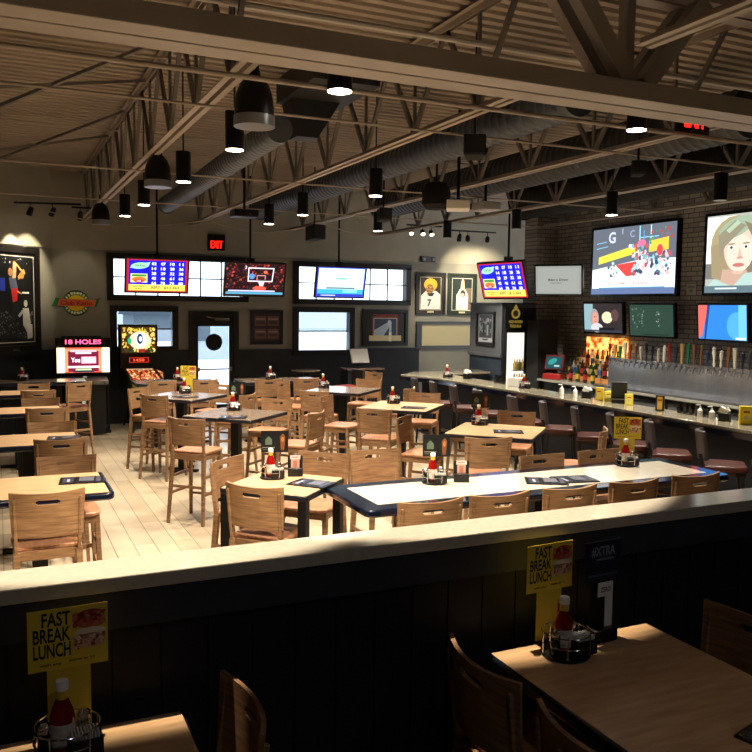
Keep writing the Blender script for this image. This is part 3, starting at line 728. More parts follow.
# draft wall
r = thing('beer_tap_wall', 'stainless beer tap wall with a long row of assorted handles', 'beer taps', (0, 0, 0))
MB().span(9.32, XR-.005, 5.0, 10.9, 1.042, 1.52).build('steel_panel', STAIN, r, bevel=.004)
MB().span(9.02, 9.31, 5.0, 10.9, 1.042, 1.07).build('drip_tray', STAIN, r, smooth=0)
HC = ['3a2a1c', 'b0a890', '1a1a1c', '6a4424', 'd8d4c8', '23324a', '8c2018', '202022', 'a88a50', '18603a', '2a2a2e', 'c0b8a8']
hm = [mat('tap_%s' % c, c, .35) for c in HC]
hm2 = []
for k in range(46):
    y = 10.78 - k * .122; i = rnd.randrange(12); h = rnd.uniform(.2, .31)
    f = MB(); f.tube([(9.3, 0, 1.47), (9.24, 0, 1.47), (9.21, 0, 1.4)], .012, 8); f.tube([(9.24, 0, 1.46), (9.24, 0, 1.52)], .01, 8)
    fo = f.build('tap_faucet', CHROME, r, loc=(0, y, 0))
    s = rnd.choice((0, 1, 2)); hb = MB()
    if s == 0: hb.lathe([(.01, 0), (.014, .02), (.022, h*.6), (.026, h*.9), (.012, h)], seg=10)
    elif s == 1: hb.add([(-.012, -.01, 0), (.012, -.01, 0), (.012, .01, 0), (-.012, .01, 0), (-.014, -.032, h), (.014, -.032, h), (.014, .032, h), (-.014, .032, h)], [(3, 2, 1, 0), (4, 5, 6, 7), (0, 1, 5, 4), (1, 2, 6, 5), (2, 3, 7, 6), (3, 0, 4, 7)])
    else: hb.lathe([(.01, 0), (.02, .03), (.012, h*.35), (.028, h*.7), (.02, h*.85), (.03, h*.93), (.0, h)], seg=10)
    hb.build('tap_handle', hm[i], fo, loc=(9.24, 0, 1.52), rot=(0, rad(rnd.uniform(-4, 4)), 0))
# lit liquor display
FIRE = mat('amber_backlight', 'ff8a28', emit=2.2, )
def fire_mat():
    m = bpy.data.materials.new('amber_glow_panel'); m.use_nodes = True; n = m.node_tree.nodes; l = m.node_tree.links; b = n['Principled BSDF']
    t = n.new('ShaderNodeTexNoise'); t.inputs['Scale'].default_value = 9; t.inputs['Detail'].default_value = 3
    tc = n.new('ShaderNodeTexCoord'); l.new(tc.outputs['Object'], t.inputs['Vector'])
    rr = n.new('ShaderNodeValToRGB'); e = rr.color_ramp.elements; e[0].position = .38; e[0].color = (*lin('a83c08'), 1); e[1].position = .62; e[1].color = (*lin('ffd070'), 1)
    l.new(t.outputs['Fac'], rr.inputs[0]); b.inputs['Base Color'].default_value = (0, 0, 0, 1); l.new(rr.outputs[0], b.inputs['Emission Color']); b.inputs['Emission Strength'].default_value = 1.7
    return m
r = thing('lit_bottle_shelf', 'amber glowing stepped liquor shelf left of the beer taps', 'shelf', (0, 0, 0))
MB().span(9.74, 9.82, 11.0, 12.0, 1.1, 1.82).build('glow_panel', fire_mat(), r, smooth=0)
mb = MB(); mb.span(9.45, 9.74, 11.0, 12.3, 1.042, 1.12); mb.span(9.6, 9.74, 11.0, 12.3, 1.12, 1.3); mb.build('steps', mat('lit_steps', 'c88a50', .3, var=.1), r, smooth=0)
AMB = mat('amber_glass', 'b05a18', .1, trans=.6); GRN = mat('green_glass', '1e4a2c', .1, trans=.5); CLR = mat('clear_bottle', 'd6dcd8', .08, trans=.7); DRK = mat('dark_bottle', '2a1712', .15)
def make_bottle(name, m, lm, capm, h=.3, r_=.038):
    r = thing(name, 'x', 'bottle')
    MB().lathe([(r_*.9, 0), (r_, .01), (r_, h*.58), (r_*.8, h*.66), (.014, h*.76), (.013, h*.93)], seg=14).build('bottle_glass', m, r)
    MB().lathe([(r_+.001, h*.18), (r_+.001, h*.48)], seg=14).build('bottle_label', lm, r)
    MB().lathe([(.015, h*.9), (.015, h)], seg=10).build('bottle_cap', capm, r)
    return r
LB = [Kind(make_bottle('liquor_bottle', m, lm, BLKP)) for m, lm in ((AMB, PAPER), (GRN, mat('gold_label', 'b8943c', .4)), (CLR, mat('blue_label', '2a4a80', .5)), (DRK, mat('red_label', '9a2a20', .5)))]
BN = ['amber', 'green', 'clear', 'dark brown']
ord_ = ['first', 'second', 'third', 'fourth', 'fifth', 'sixth', 'seventh', 'eighth', 'ninth', 'tenth', 'eleventh', 'twelfth']
for k in range(10):
    i = (k * 3 + k // 4) % 4
    LB[i].put((9.52, 11.1 + k * .12, 1.12), 0, '%s liquor bottle, %s from the right on the lower lit step' % (BN[i], ord_[k]), 'liquor bottles on the lit shelf')
for k in range(9):
    i = (k * 5 + 1) % 4
    LB[i].put((9.67, 11.08 + k * .13, 1.3), 0, '%s liquor bottle, %s from the right on the upper lit step' % (BN[i], ord_[k]), 'liquor bottles on the lit shelf')
for k in range(4):
    i = (2*k + 1) % 4
    LB[i].put((9.25, 11.2 + k * .2, 1.04), 0, '%s liquor bottle on the worktop before the lit shelf, %s from the right' % (BN[i], ord_[k]), 'bottles on the back bar worktop')
# till
r = thing('cash_register', 'bar till with teal screen and red base near the black cabinet', 'cash register', (9.2, 12.22, 1.042), rad(-60))
MB().span(-.17, .17, -.12, .15, 0, .1).build('till_base', mat('till_red', '8a1a18', .4), r, bevel=.01)
MB().box(0, .03, .3, .36, .06, .28, rot=Matrix.Rotation(rad(-15), 3, 'X')).build('till_housing', mat('till_housing', '6a1c1c', .4), r, bevel=.01)
p = Pic(.8); p.rect(0, 0, .3, .22, '0c4a54').ell(-.03, .02, .09, .05, '2aa0a0', .5).rect(.06, -.06, .1, .03, 'c0e0e0'); p.build('till_screen', r, (0, -.012, .3), (rad(-15), 0, 0))
MB().bar((0, .04, .1), (0, .04, .22), .06, .06).build('till_stand', BLKP, r, smooth=0)

# cooler
r = thing('display_cooler', 'tall lit drinks cooler with black header and gold crest', 'cooler', (8.98, 13.1, 0))
mb = MB(); mb.span(-.36, .34, -.12, -.045, .0, 2.33); mb.build('cooler_cabinet', BLKP, r, bevel=.008)
dr = MB(); wall_cells(dr, [-.355, .12], [.1, 1.93], [(-.325, .07, .3, 1.86)], -.15, -.125); dr = dr.build('cooler_door', BLKP, r, smooth=0)
MB().span(-.325, .07, -.128, -.122, .3, 1.86).build('light_panel', mat('cooler_glow', 'fffbe8', emit=1.6), r, smooth=0)
MB().span(-.325, .07, -.142, -.138, .3, 1.86).build('door_glass', FRGLASS, r, smooth=0)
p = Pic(.35)
p.ell(0, .12, .1, .1, 'c8a84a').rect(0, .18, .12, .05, 'c8a84a').ell(0, .12, .06, .06, '3a2e10').poly([(-.05, .22), (0, .3), (.05, .22)], 'c8a84a').text('HIGH NOON', 0, -.06, .055, 'd8b850', .3).text('TEQUILA', 0, -.14, .05, 'd8b850', .26)
p.build('header_sign', r, (-.13, -.124, 2.1))
p = Pic(.0); p.rect(0, 0, .05, .09, '9a9a96'); p.rect(-.01, -.2, .1, .12, '6a6a50'); p.build('stickers', r, (.27, -.124, 1.62))
CAN = []
for i, c in enumerate(('8a7a3a', '5a5648', 'b09a58')):
    rr = thing('drink_bottle', 'x', 'bottle'); MB().lathe([(.028, 0), (.03, .01), (.03, .12), (.012, .17), (.012, .2)], seg=10).build('bottle_glass', mat('cool_%d' % i, c, .3), rr); CAN.append(Kind(rr))
for row in range(3):
    sh = .62 + row * .27
    for k in range(4):
        CAN[(row + k) % 3].put((8.83 + .058*k, 12.942, sh), 0, 'small bottle in the lit cooler, %s row, %s from the left' % (('lower', 'middle', 'upper')[row], ord_[k]), 'bottles in the cooler')
    MB().span(-.2, .1, -.2, -.126, sh - .018, sh - .001).build('cooler_shelf', STAIN, r, smooth=0)
tag(MB().span(9.02, 9.46, 12.48, 12.84, 0, 2.1).build('black_cabinet', BLKM, bevel=.01), 'plain tall black cabinet standing right of the lit cooler', 'cabinet')

# ================================================================== SCREENS
FR = mat('tv_bezel', '08080a', .25)
def tv(name, loc, rz, tilt, w, h, pic, label, depth=.07, bez=.03, arm='pole', zc=4.7):
    r = thing(name, label, 'television', loc, rot=(rad(tilt), 0, rz), group='televisions')
    MB().span(-w/2-bez, w/2+bez, 0, depth, -h/2-bez, h/2+bez).build('tv_housing', FR, r, bevel=.006)
    pic.build('tv_screen', r, (0, -.0005, 0))
    return r
def pole(x, y, z0, label, rr=.02):
    r = thing('tv_mount_pole', label, 'mounting pole', (x, y, z0), group='television ceiling poles')
    MB().tube([(0, 0, 0), (0, 0, 4.7 - z0)], rr, 10).build('pole_tube', BLK, r); MB().box(0, 0, .06, .16, .05, .12).build('mount_bracket', BLK, r, bevel=.005)
def keno(w, h, full=True):
    p = Pic(1.25); p.rect(0, 0, w, h, 'b01822'); p.rect(0, .035*h, w*.93, h*.86, '0c10c8')
    p.rect(0, -.37*h, w*.93, h*.19, 'f0d860')
    p.ell(-.29*w, .3*h, .15*w, .1*h, '8cc8e8', .1).poly([(-.45*w, .22*h), (-.4*w, .34*h), (-.12*w, .42*h), (-.15*w, .28*h)], '9ad0f0').ell(-.29*w, .31*h, .1*w, .09*h, 'a0dca0').text('Club Keno', -.29*w, .28*h, .06*h, '2a6a9a', .17*w)
    p.rect(-.3*w, -.08*h, .27*w, .27*h, 'f4ee90').rect(-.3*w, .0, .23*w, .07*h, '3c8a3c').ell(-.3*w, -.12*h, .12*w, .08*h, 'e07030').ell(-.3*w, -.17*h, .08*w, .05*h, 'd02828').text('JACK', -.3*w, -.19*h, .05*h, 'ffffff', .07*w)
    rows = [('02', '07', '10', '11'), ('14', '18', '20', '26'), ('28', '29', '32', '38'), ('42', '46', '61', '62'), ('64', '70', '74', '80')]
    for i, rw in enumerate(rows):
        for j, t in enumerate(rw): p.text(t, (-.06 + .15*j)*w, (.33 - .15*i)*h, .085*h, 'ffffff', .075*w, same=(i+j > 0))
    p.text('NEXT DRAW', -.3*w, -.36*h, .04*h, '4a4a18', .18*w).text('IN 00:47', -.3*w, -.43*h, .04*h, '4a4a18', .12*w, True).text('JACKPOT', -.03*w, -.4*h, .08*h, '202010', .15*w, True).text('$13,362', .24*w, -.4*h, .07*h, '3a5a20', .26*w, True)
    return p
tv('television', (2.6, 14.98, 2.81), 0, 14, 1.06, .58, keno(1.06, .58), 'television with blue keno numbers before the left transom window')
pole(2.62, 15.1, 3.08, 'black pole holding the keno television before the left transom window')
def hoop(w, h):
    q = random.Random(5); p = Pic(1.1); p.rect(0, 0, w, h, '1c0a10')
    p.speck(60, -w/2, w/2, -.3*h, .5*h, ('5a1620', '8a2a28', '2a0e18', 'c04838', '3a2838'), .008, .024, q)
    for a, b in (((-.12*w, .36*h), (.32*w, .36*h)), ((-.12*w, -.05*h), (.3*w, -.05*h)), ((-.12*w, .38*h), (-.12*w, -.07*h)), ((.31*w, .38*h), (.29*w, -.07*h))): p.line(a, b, .02, 'f8f4ff')
    for a, b in (((.03*w, .13*h), (.17*w, .13*h)), ((.03*w, .14*h), (.03*w, 0)), ((.17*w, .14*h), (.17*w, 0))): p.line(a, b, .012, 'f0b0b0')
    p.ell(.17*w, .24*h, .035*w, .05*h, 'f07050').poly([(.05*w, -.05*h), (.16*w, -.05*h), (.14*w, -.2*h), (.08*w, -.2*h)], 'ffdfe8').ell(-.06*w, .1*h, .05*w, .09*h, '5a90d8').ell(.08*w, -.28*h, .12*w, .08*h, 'e05a48')
    p.rect(-.05*w, -.36*h, .8*w, .045*h, 'd8d0f0').rect(0, -.43*h, w*.98, .07*h, '58a8c8').text('3', -.17*w, .33*h, .1*h, 'ffe0e8'); return p
tv('television', (4.39, 14.98, 2.79), 0, 14, 1.12, .6, hoop(1.12, .6), 'television showing a basketball backboard before the left transom window')
pole(4.33, 15.1, 3.07, 'black pole holding the basketball television right of the EXIT sign')
def ad(w, h):
    p = Pic(1.35); p.rect(0, 0, w, h, '2840c8').rect(0, .1*h, w*.96, .74*h, 'cfe8ea').rect(0, -.32*h, w*.96, .16*h, '38a8e8').rect(0, -.45*h, w*.96, .06*h, '3030b0').rect(.0, .12*h, .25*w, .05*h, '88c8a8').rect(0, -.2*h, .6*w, .05*h, '48707a').text('WEATHER', 0, .1*h, .05*h, '5aa08a', .2*w).rect(-.25*w, -.45*h, .3*w, .03*h, 'c8d0f8').rect(.2*w, -.3*h, .3*w, .1*h, '80d0f0'); return p
tv('television', (6.12, 14.98, 2.78), 0, 14, 1.0, .58, ad(1.0, .58), 'television with pale cyan screen before the right transom window')
pole(6.12, 15.1, 3.06, 'black pole holding the pale cyan television')
tv('television', (8.05, 12.25, 2.8), rad(-84), 16, 1.2, .62, keno(1.2, .62), 'tilted television with blue keno numbers above the bar end')
pole(8.17, 12.25, 3.1, 'brown-black pole holding the tilted keno television')
p = Pic(.5); w, h = .82, .5
p.rect(0, 0, w, h, 'c8ccc4').rect(0, 0, w*.9, h*.88, 'd4d8d0', ).text('Best x Drew', 0, -.01, .035, '2a3434', .36).text('limited release', -.04, -.06, .02, '7a8480', .2)
tv('television', (9.14, 12.1, 2.83), rad(-52), 8, w, h, p, 'television with plain pale screen beside the brick pilaster')
tag(MB().bar((9.25, 12.2, 2.8), (9.45, 13.09, 2.8), .06, .06).build('wall_bracket', BLK), 'black bracket behind the plain pale television', 'bracket')
# projection screens on brick
def game(w, h):
    q = random.Random(11); p = Pic(1.4); p.rect(0, 0, w, h, '5a606a')
    p.poly([(-.5*w, -.12*h), (.1*w, .0), (.5*w, .0), (.5*w, -.42*h), (-.5*w, -.42*h)], 'dfe6ea')
    p.poly([(-.42*w, .07*h), (.06*w, .22*h), (.06*w, .1*h), (-.42*w, -.04*h)], 'd8c840').poly([(.2*w, .26*h), (.42*w, .3*h), (.42*w, .12*h), (.2*w, .1*h)], 'd8b440')
    p.poly([(-.2*w, -.06*h), (.06*w, -.02*h), (.06*w, -.22*h), (-.06*w, -.24*h)], 'c8403c').rect(.2*w, .32*h, .22*w, .012*h, '8ac8e8').rect(.09*w, .34*h, .012*w, .3*h, '8ac8e8').rect(.22*w, .34*h, .012*w, .3*h, 'a0d8f0').line((.14*w, .42*h), (.14*w, .2*h), .02, '5090d0')
    p.text('G', -.25*w, .28*h, .16*h, 'b8c0d8').text('I', -.12*w, .4*h, .08*h, 'a0a8c0').text('C', -.0*w, .34*h, .1*h, '8890b0')
    p.line((-.45*w, .28*h), (-.32*w, .3*h), .012, '80b8d8').line((-.45*w, .2*h), (-.3*w, .23*h), .012, '80b8d8')
    p.speck(14, .0, .46*w, -.25*h, .12*h, ('e0e8ee', 'b0485a', '8ab4c0', '4a6078', 'd8a8a8', '30485a'), .02, .05, q)
    p.speck(8, -.04*w, .2*w, .0, .24*h, ('e4e4ea', 'b84a50', '6aa0a8'), .02, .05, q)
    p.speck(6, -.3*w, -.16*w, -.3*h, .0, ('6a8a90', 'a8c0bc', '44585e'), .02, .045, q)
    p.speck(8, .2*w, .48*w, .2*h, .45*h, ('4a8a60', '5a6a78', 'a84040'), .015, .035, q)
    p.ell(.33*w, .12*h, .035*w, .08*h, 'e04048').ell(.12*w, .24*h, .05*w, .05*h, 'c8688a')
    p.rect(0, -.33*h, .86*w, .18*h, 'f4f2f0').rect(0, -.41*h, .8*w, .03*h, '4a94b8').rect(0, -.455*h, w, .09*h, '58688e').text('26   GAME  CENTER   31', 0, -.36*h, .035*h, 'b07080', .6*w); return p
def portrait(w, h):
    p = Pic(1.2); p.rect(0, 0, w, h, 'a8aaa2').rect(-.36*w, .18*h, .28*w, .6*h, 'eef0ea').rect(-.36*w, -.22*h, .28*w, .2*h, '72706a').rect(.34*w, 0, .32*w, h, '6c6862').ell(.3*w, -.06*h, .1*w, .14*h, 'b8b468')
    p.ox = -.22*w
    p.ell(-.02*w, .1*h, .22*w, .38*h, 'a09470', .08).poly([(-.24*w, .1*h), (-.22*w, -.3*h), (-.08*w, -.36*h), (-.05*w, .2*h)], '98896a').ell(.12*w, .05*h, .12*w, .32*h, '7c7262').poly([(-.12*w, -.2*h), (.1*w, -.22*h), (.14*w, -.42*h), (-.14*w, -.42*h)], 'bc9c8a')
    p.poly([(-.27*w, -.44*h), (-.2*w, -.32*h), (-.02*w, -.42*h), (.08*w, -.26*h), (.36*w, -.2*h), (.45*w, -.44*h)], 'a8c4bc')
    p.ell(.02*w, .06*h, .135*w, .3*h, 'd8bcaa', .06).ell(.03*w, .0, .12*w, .24*h, 'e4cab8').ell(-.01*w, .33*h, .16*w, .12*h, '96a890', .3).poly([(-.17*w, .24*h), (-.02*w, .42*h), (.08*w, .34*h), (-.1*w, .1*h), (-.15*w, -.05*h)], '8c846e').poly([(-.1*w, .3*h), (0, .42*h), (.03*w, .38*h), (-.07*w, .26*h)], 'a8bca0')
    p.poly([(.06*w, .4*h), (.2*w, .3*h), (.2*w, -.1*h), (.14*w, .18*h)], '80765e')
    for x in (-.045*w, .085*w): p.ell(x, .075*h, .028*w, .018*h, 'f0ece8').ell(x, .075*h, .013*w, .017*h, '39342c').ell(x, .12*h, .034*w, .008*h, '70604e')
    p.poly([(.03*w, .08*h), (.055*w, -.06*h), (.015*w, -.065*h)], 'c8a894').ell(.035*w, -.06*h, .03*w, .014*h, 'b89080').ell(.025*w, -.15*h, .052*w, .026*h, 'bc6e66').ell(.02*w, -.245*h, .05*w, .02*h, 'cfae9c')
    p.ox = 0.
    p.rect(0, -.455*h, w, .09*h, '5c7078').rect(-.3*w, -.445*h, .2*w, .02*h, 'd8e4e8'); return p
def pscreen(y, label, pic, w=2.03, h=1.16, z=3.155):
    r = thing('projection_screen', label, 'screen', (XR - .07, y, z), rad(-90), group='big projection screens')
    MB().span(-w/2-.04, w/2+.04, 0, .07, -h/2-.035, h/2+.035).build('screen_frame', FR, r, smooth=0); pic.build('screen_image', r, (0, -.0005, 0))
pscreen(10.95, 'large screen on brick showing a basketball game', game(2.0, 1.14))
pscreen(8.33, 'large screen on brick showing a blonde woman, at the right edge', portrait(2.0, 1.14))
w, h = .87, .5
p = Pic(1.1); p.rect(0, 0, w, h, '30282a').rect(-.38*w, 0, .24*w, h*.96, '88a8b0').ell(-.22*w, .0, .12*w, .32*h, '9a9490').ell(-.2*w, -.04*h, .08*w, .24*h, 'd89080').ell(-.16*w, -.34*h, .16*w, .16*h, 'c8c8cc').ell(.12*w, .02*h, .14*w, .2*h, 'f0dcb0').ell(.32*w, .1*h, .1*w, .2*h, '5a4040')
for x in (-.22*w, -.17*w): p.ell(x, .03*h, .014*w, .016*h, '382420')
p.ell(-.19*w, -.13*h, .025*w, .014*h, 'a04848').rect(.1*w, -.38*h, .4*w, .1*h, '141418').rect(0, -.45*h, w, .06*h, '303848')
tv('television', (9.5, 11.3, 2.17), rad(-84), 5, w, h, p, 'small television on brick showing a grey-haired person beside a lamp')
q = random.Random(8); p = Pic(.55); p.rect(0, 0, w, h, '3a5a4c').speck(16, -.45*w, -.15*w, -.3*h, .4*h, ('5a7a68', '2c443a', '8aa894'), .008, .02, q).speck(6, .1*w, .2*w, -.2*h, .3*h, ('d8e0d8', '88a090'), .008, .018, q).rect(.1*w, -.45*h, .6*w, .04*h, '28382f')
tv('television', (9.5, 10.14, 2.15), rad(-84), 5, w, h, p, 'small dim television on brick showing a green sports field')
p = Pic(1.3); p.rect(0, 0, w, h, '2a78c8').ell(.3*w, -.1*h, .2*w, .4*h, '4a9ce0').rect(.42*w, 0, .16*w, h, '68b4e8').poly([(-.5*w, .5*h), (-.28*w, .5*h), (-.42*w, -.4*h), (-.5*w, -.5*h)], 'c86058').poly([(-.3*w, .5*h), (-.24*w, .5*h), (-.34*w, -.5*h), (-.38*w, -.5*h)], '1c3c80').poly([(-.27*w, .3*h), (-.3*w, .1*h), (-.36*w, -.1*h), (-.34*w, .1*h)], '38446a').rect(.38*w, -.45*h, .2*w, .05*h, 'e8f0f8')
tv('television', (9.5, 8.72, 2.15), rad(-90), 5, w, h, p, 'small television on brick with bright blue picture and red corner')
for y, l in ((11.3, 'left'), (10.14, 'middle'), (8.72, 'right')):
    tag(MB().bar((9.58, y, 2.17), (XR-.002, y, 2.17), .1, .1).build('wall_bracket', BLK), 'black bracket behind the %s small television on brick' % l, 'bracket', 'television wall brackets')
p = Pic(0); p.rect(0, 0, .2, .17, 'a8a8a4').rect(0, .04, .14, .02, '5a5a58').text('CAPACITY', 0, .03, .018, '5a5a58', .14).ell(0, -.02, .04, .03, '78786f')
r = thing('wall_plaque', 'small grey plaque on brick between the two large screens', 'plaque', (XR - .012, 9.66, 2.645), rad(-90)); MB().span(-.11, .11, 0, .01, -.095, .095).build('plaque_board', mat('plaque_rim', '6e6e6c', .4), r, smooth=0); p.build('plaque_print', r)

# ================================================================== WALL PIECES
def framed(name, loc, rz, w, h, b, pic, label, fm=FRAME, mm=None, cat='framed picture', grp='framed pictures on the walls'):
    r = thing(name, label, cat, loc, rz, grp)
    mb = MB(); wall_cells(mb, [-w/2, w/2], [-h/2, h/2], [(-w/2+b, w/2-b, -h/2+b, h/2-b)], -.04, 0); mb.build('frame', fm, r, smooth=0, bevel=.003)
    MB().span(-w/2+b-.002, w/2-b+.002, -.014, -.001, -h/2+b-.002, h/2-b+.002).build('backing_board', mm or BLKM, r, smooth=0)
    pic.build('picture_print', r, (0, -.015, 0))
    return r
# leaping player, generic
q = random.Random(2); p = Pic(0); w, h = .98, 1.52
p.rect(0, 0, w, h, 'c8c4ba').rect(0, 0, w-.03, h-.03, '0e0f12').speck(60, -.45, .45, -.68, -.2, ('3a3c3e', '55585a', '24262a', '6e7072'), .008, .026, q)
p.speck(14, -.4, .4, .62, .72, ('a8a8a4',), .006, .016, q).rect(-.3, .25, .22, .22, '2a3cb0').rect(.28, .12, .16, .03, 'd8d8d4')
p.poly([(-.06, .2), (.1, .22), (.08, -.02), (-.02, -.08)], 'b8282c').poly([(-.1, .38), (.04, .4), (.1, .2), (-.08, .18)], '4a5468').poly([(-.02, .36), (.06, .38), (.08, .62), (.0, .66)], 'c89468').poly([(.04, .62), (.02, .68), (.2, .52), (.22, .46)], 'c89468').poly([(.24, .54), (.28, .46), (.12, .34), (.1, .4)], 'c08858').ell(-.07, .47, .05, .07, 'a87850').ell(.19, .42, .055, .055, 'd07a38')
p.poly([(-.02, -.05), (.09, -.02), (.14, -.3), (.06, -.32)], '1c2026').poly([(.05, -.3), (.14, -.28), (.22, -.5), (.15, -.52)], '101216').poly([(-.02, -.06), (.05, -.08), (.0, -.4), (-.06, -.38)], '20242c')
p.poly([(.2, -.15), (.34, -.15), (.38, -.4), (.3, -.6), (.2, -.45)], 'b8b8b4').ell(.27, -.07, .045, .06, 'b0aca4').poly([(.28, -.42), (.42, -.44), (.42, -.68), (.3, -.7)], 'c8c8c4').line((.2, -.2), (.1, -.3), .05, 'a8a8a4').line((.08, .14), (.18, .1), .03, 'b08058')
fx = Vector((.69, 16.16)) + d45 * .62
r = framed('framed_photo', (fx.x + .002, fx.y - .002, 2.36), rz45, 1.24, 1.84, .11, p, 'tall black-framed photo of a leaping basketball player on the diagonal wall')
MB().span(-.07, .07, -.046, -.04, -.895, -.86).build('name_plate', STAIN, r, smooth=0)
# lottery wall sign
r = thing('wall_sign', 'yellow sun lottery sign with red ribbon above the golf machine', 'wall sign', (1.35, D - .005, 2.31))
p = Pic(0, step=.003, rough=.3)
p.ell(0, 0, .24, .22, '2a7a3a', 0, 28)
q = 22
for k in range(q): a = 2*PI*k/q; p.ell(.2*math.cos(a), .185*math.sin(a), .026, .018, 'e8e8b0', a, 8, k > 0)
p.ell(0, 0, .165, .15, 'e8c81c', 0, 26).poly([(-.44, -.07), (-.36, .1), (-.24, .08), (-.3, -.05)], '1e6a34').poly([(.3, .06), (.42, .1), (.36, -.07), (.26, -.06)], '1e6a34')
p.poly([(-.34, -.055), (-.3, .075), (.36, .06), (.32, -.065)], 'd86a40').text('Club Keno', 0, -.035, .075, 'a81c1c', .56)
p.text('MICHIGAN', 0, .165, .035, 'f4f4d8', .2).text('LOTTERY', 0, -.2, .035, 'f4f4d8', .18)
p.build('sign_face', r); MB().lathe([(.24, -.004), (.24, 0)], seg=28, rot=Matrix.Rotation(PI/2, 3, 'X')).build('sign_back', BLKP, r)
# EXIT sign
def exit_sign(loc, rz, label, hang=False):
    r = thing('exit_sign', label, 'exit sign', loc, rz, 'red exit signs'); MB().span(-.17, .17, 0, .06, -.16, .16).build('sign_box', BLKP, r, bevel=.006)
    p = Pic(3.0); p.text('EXIT', 0, -.11, .15, 'ff1810', .24); p.build('exit_lettering', r, (0, -.001, 0))
    if hang: MB().bar((0, -.22, -.06), (0, 0, -.06), .05, .04).build('girder_bracket', BLK, r, smooth=0)
    else: MB().span(-.17, .17, -.002, 0, .03, .15).build('lamp_heads', FRAME, r, smooth=0)
exit_sign((3.99, D - .092, 3.545), 0, 'red EXIT sign on the back wall above the glass door')
exit_sign((5.36, 5.3, 3.955), 0, 'red EXIT sign half hidden behind the girder at upper right', True)
# emergency light
r = thing('emergency_light', 'small black emergency light above the football portrait', 'emergency light', (8.77, D - .03, 3.38)); MB().span(-.18, .18, -.05, 0, -.06, .06).build('lamp_case', BLKP, r, bevel=.006)
for s in (-1, 1): MB().lathe([(.035, 0), (.035, .03)], s*.12, -.05, 0, 12, rot=Matrix.Rotation(PI/2, 3, 'X')).build('lamp_head', mat('grey_lens', '8a8a86', .3), r)
# door posters
p = Pic(0); w, h = .56, .58
p.rect(0, 0, w, h, '3a2024')
for i in (-1, 1):
    for j in (-1, 1): p.rect(i*.135, j*.13, .24, .2, '6a4c48').rect(i*.135, j*.13 + .04, .2, .03, '9a8078').rect(i*.135, j*.13 - .03, .18, .06, '483034')
framed('framed_cards', (5.05, D - .002, 1.86), 0, .69, .71, .06, p, 'small dark framed grid of four cards right of the glass door')
p = Pic(0); w, h = .9, .62
p.rect(0, 0, .92, .64, '1c1512').text('CHAMPIONS', 0, .24, .05, 'b83c20', .6).rect(0, .01, .62, .44, 'b05038').rect(0, .01, .56, .4, 'd8d8d4').rect(0, .01, .54, .38, '3a4a5a').poly([(-.27, -.18), (-.27, -.05), (.1, .14), (.16, .1), (-.05, -.18)], 'b8c8d4').ell(.1, .1, .05, .07, 'd0dce4').rect(.12, -.04, .06, .2, 'c8d4dc').rect(0, -.23, .78, .12, 'e8d8a0').rect(.12, -.2, .07, .2, 'fff4d8')
framed('framed_photo', (7.755, D - .002, 1.855), 0, 1.11, .8, .07, p, 'dark framed photo with red lettering below the right transom window')
p = Pic(0); w, h = .54, .74     # helmeted player, generic
p.rect(0, 0, w, h, 'd8d4b8').rect(0, 0, w-.02, h-.02, '2c2418').poly([(-.25, -.35), (-.24, -.05), (-.12, .06), (.14, .06), (.25, -.02), (.25, -.35)], 'e0e0dc').ell(0, .2, .17, .14, 'd8b020').ell(-.02, .1, .1, .11, '8a5c3c').rect(-.01, .14, .22, .03, 'c8a018').line((-.1, .1), (.12, .06), .018, 'b89018').line((-.08, .02), (.1, .0), .018, 'b89018').ell(-.05, .13, .02, .012, '201408').ell(.04, .13, .02, .012, '201408').poly([(-.1, .0), (.1, .02), (.05, -.06), (-.04, -.06)], '2a2418').text('7', -.03, -.28, .15, '24281c', .1)
r = framed('framed_portrait', (8.87, D - .002, 2.625), 0, .76, .95, .03, p, 'framed portrait of a yellow-helmeted football player, number 7', mm=mat('mat_brown', '2a2620', .7))
MB().span(-.08, .08, -.03, -.016, -.43, -.39).build('name_plate', mat('brass_plate', 'c0b078', .3, metal=.6), r, smooth=0)
p = Pic(0)
p.rect(0, 0, .54, .74, 'c8c8b8').rect(0, 0, .51, .71, '16221c').rect(.17, -.1, .16, .5, '6a5c48').poly([(-.16, -.35), (-.15, -.02), (-.06, .12), (.08, .12), (.16, -.02), (.15, -.35)], 'd8d4cc').poly([(-.05, .1), (.07, .1), (.05, .3), (-.02, .3)], 'c8b89a').ell(.015, .3, .035, .05, 'c8a888').ell(.02, .02, .07, .08, '3c2c20').ell(.01, -.01, .05, .04, 'b8a088')
r = framed('framed_portrait', (9.69, D - .002, 2.62), 0, .76, .95, .03, p, 'green-framed portrait of a person in white with raised arms', fm=GREENF, mm=GREENF)
MB().span(-.08, .08, -.03, -.016, -.43, -.39).build('name_plate', mat('brass_plate', 'c0b078', .3), r, smooth=0)
# blank framed panel
p = Pic(0); p.rect(0, 0, 1.5, .5, 'b8ac84')
framed('blank_board', (9.42, D - .002, 1.69), 0, 1.8, .62, .07, p, 'blank tan board in a dark frame below the two portraits', fm=EDGE, mm=EDGE)
# b/w photo on the bar end wall
p = Pic(0); q = random.Random(4)
p.rect(0, 0, .5, .56, 'a8aab0').rect(0, .03, .46, .44, '34363a').speck(14, -.22, .22, -.1, .2, ('50545a', '9aa0a6', '6a6e74', '202226'), .015, .045, q).poly([(-.2, .0), (.1, .2), (.1, .14), (-.2, -.08)], '7a7e84').rect(-.06, -.02, .08, .22, '17181a').rect(.08, -.04, .06, .2, '8a8e94').rect(0, -.22, .2, .03, '3a3a3e')
framed('framed_photo', (8.598, 13.6, 1.93), rad(-90), .66, .64, .05, p, 'black-and-white framed photo on the grey wall beside the lit cooler')

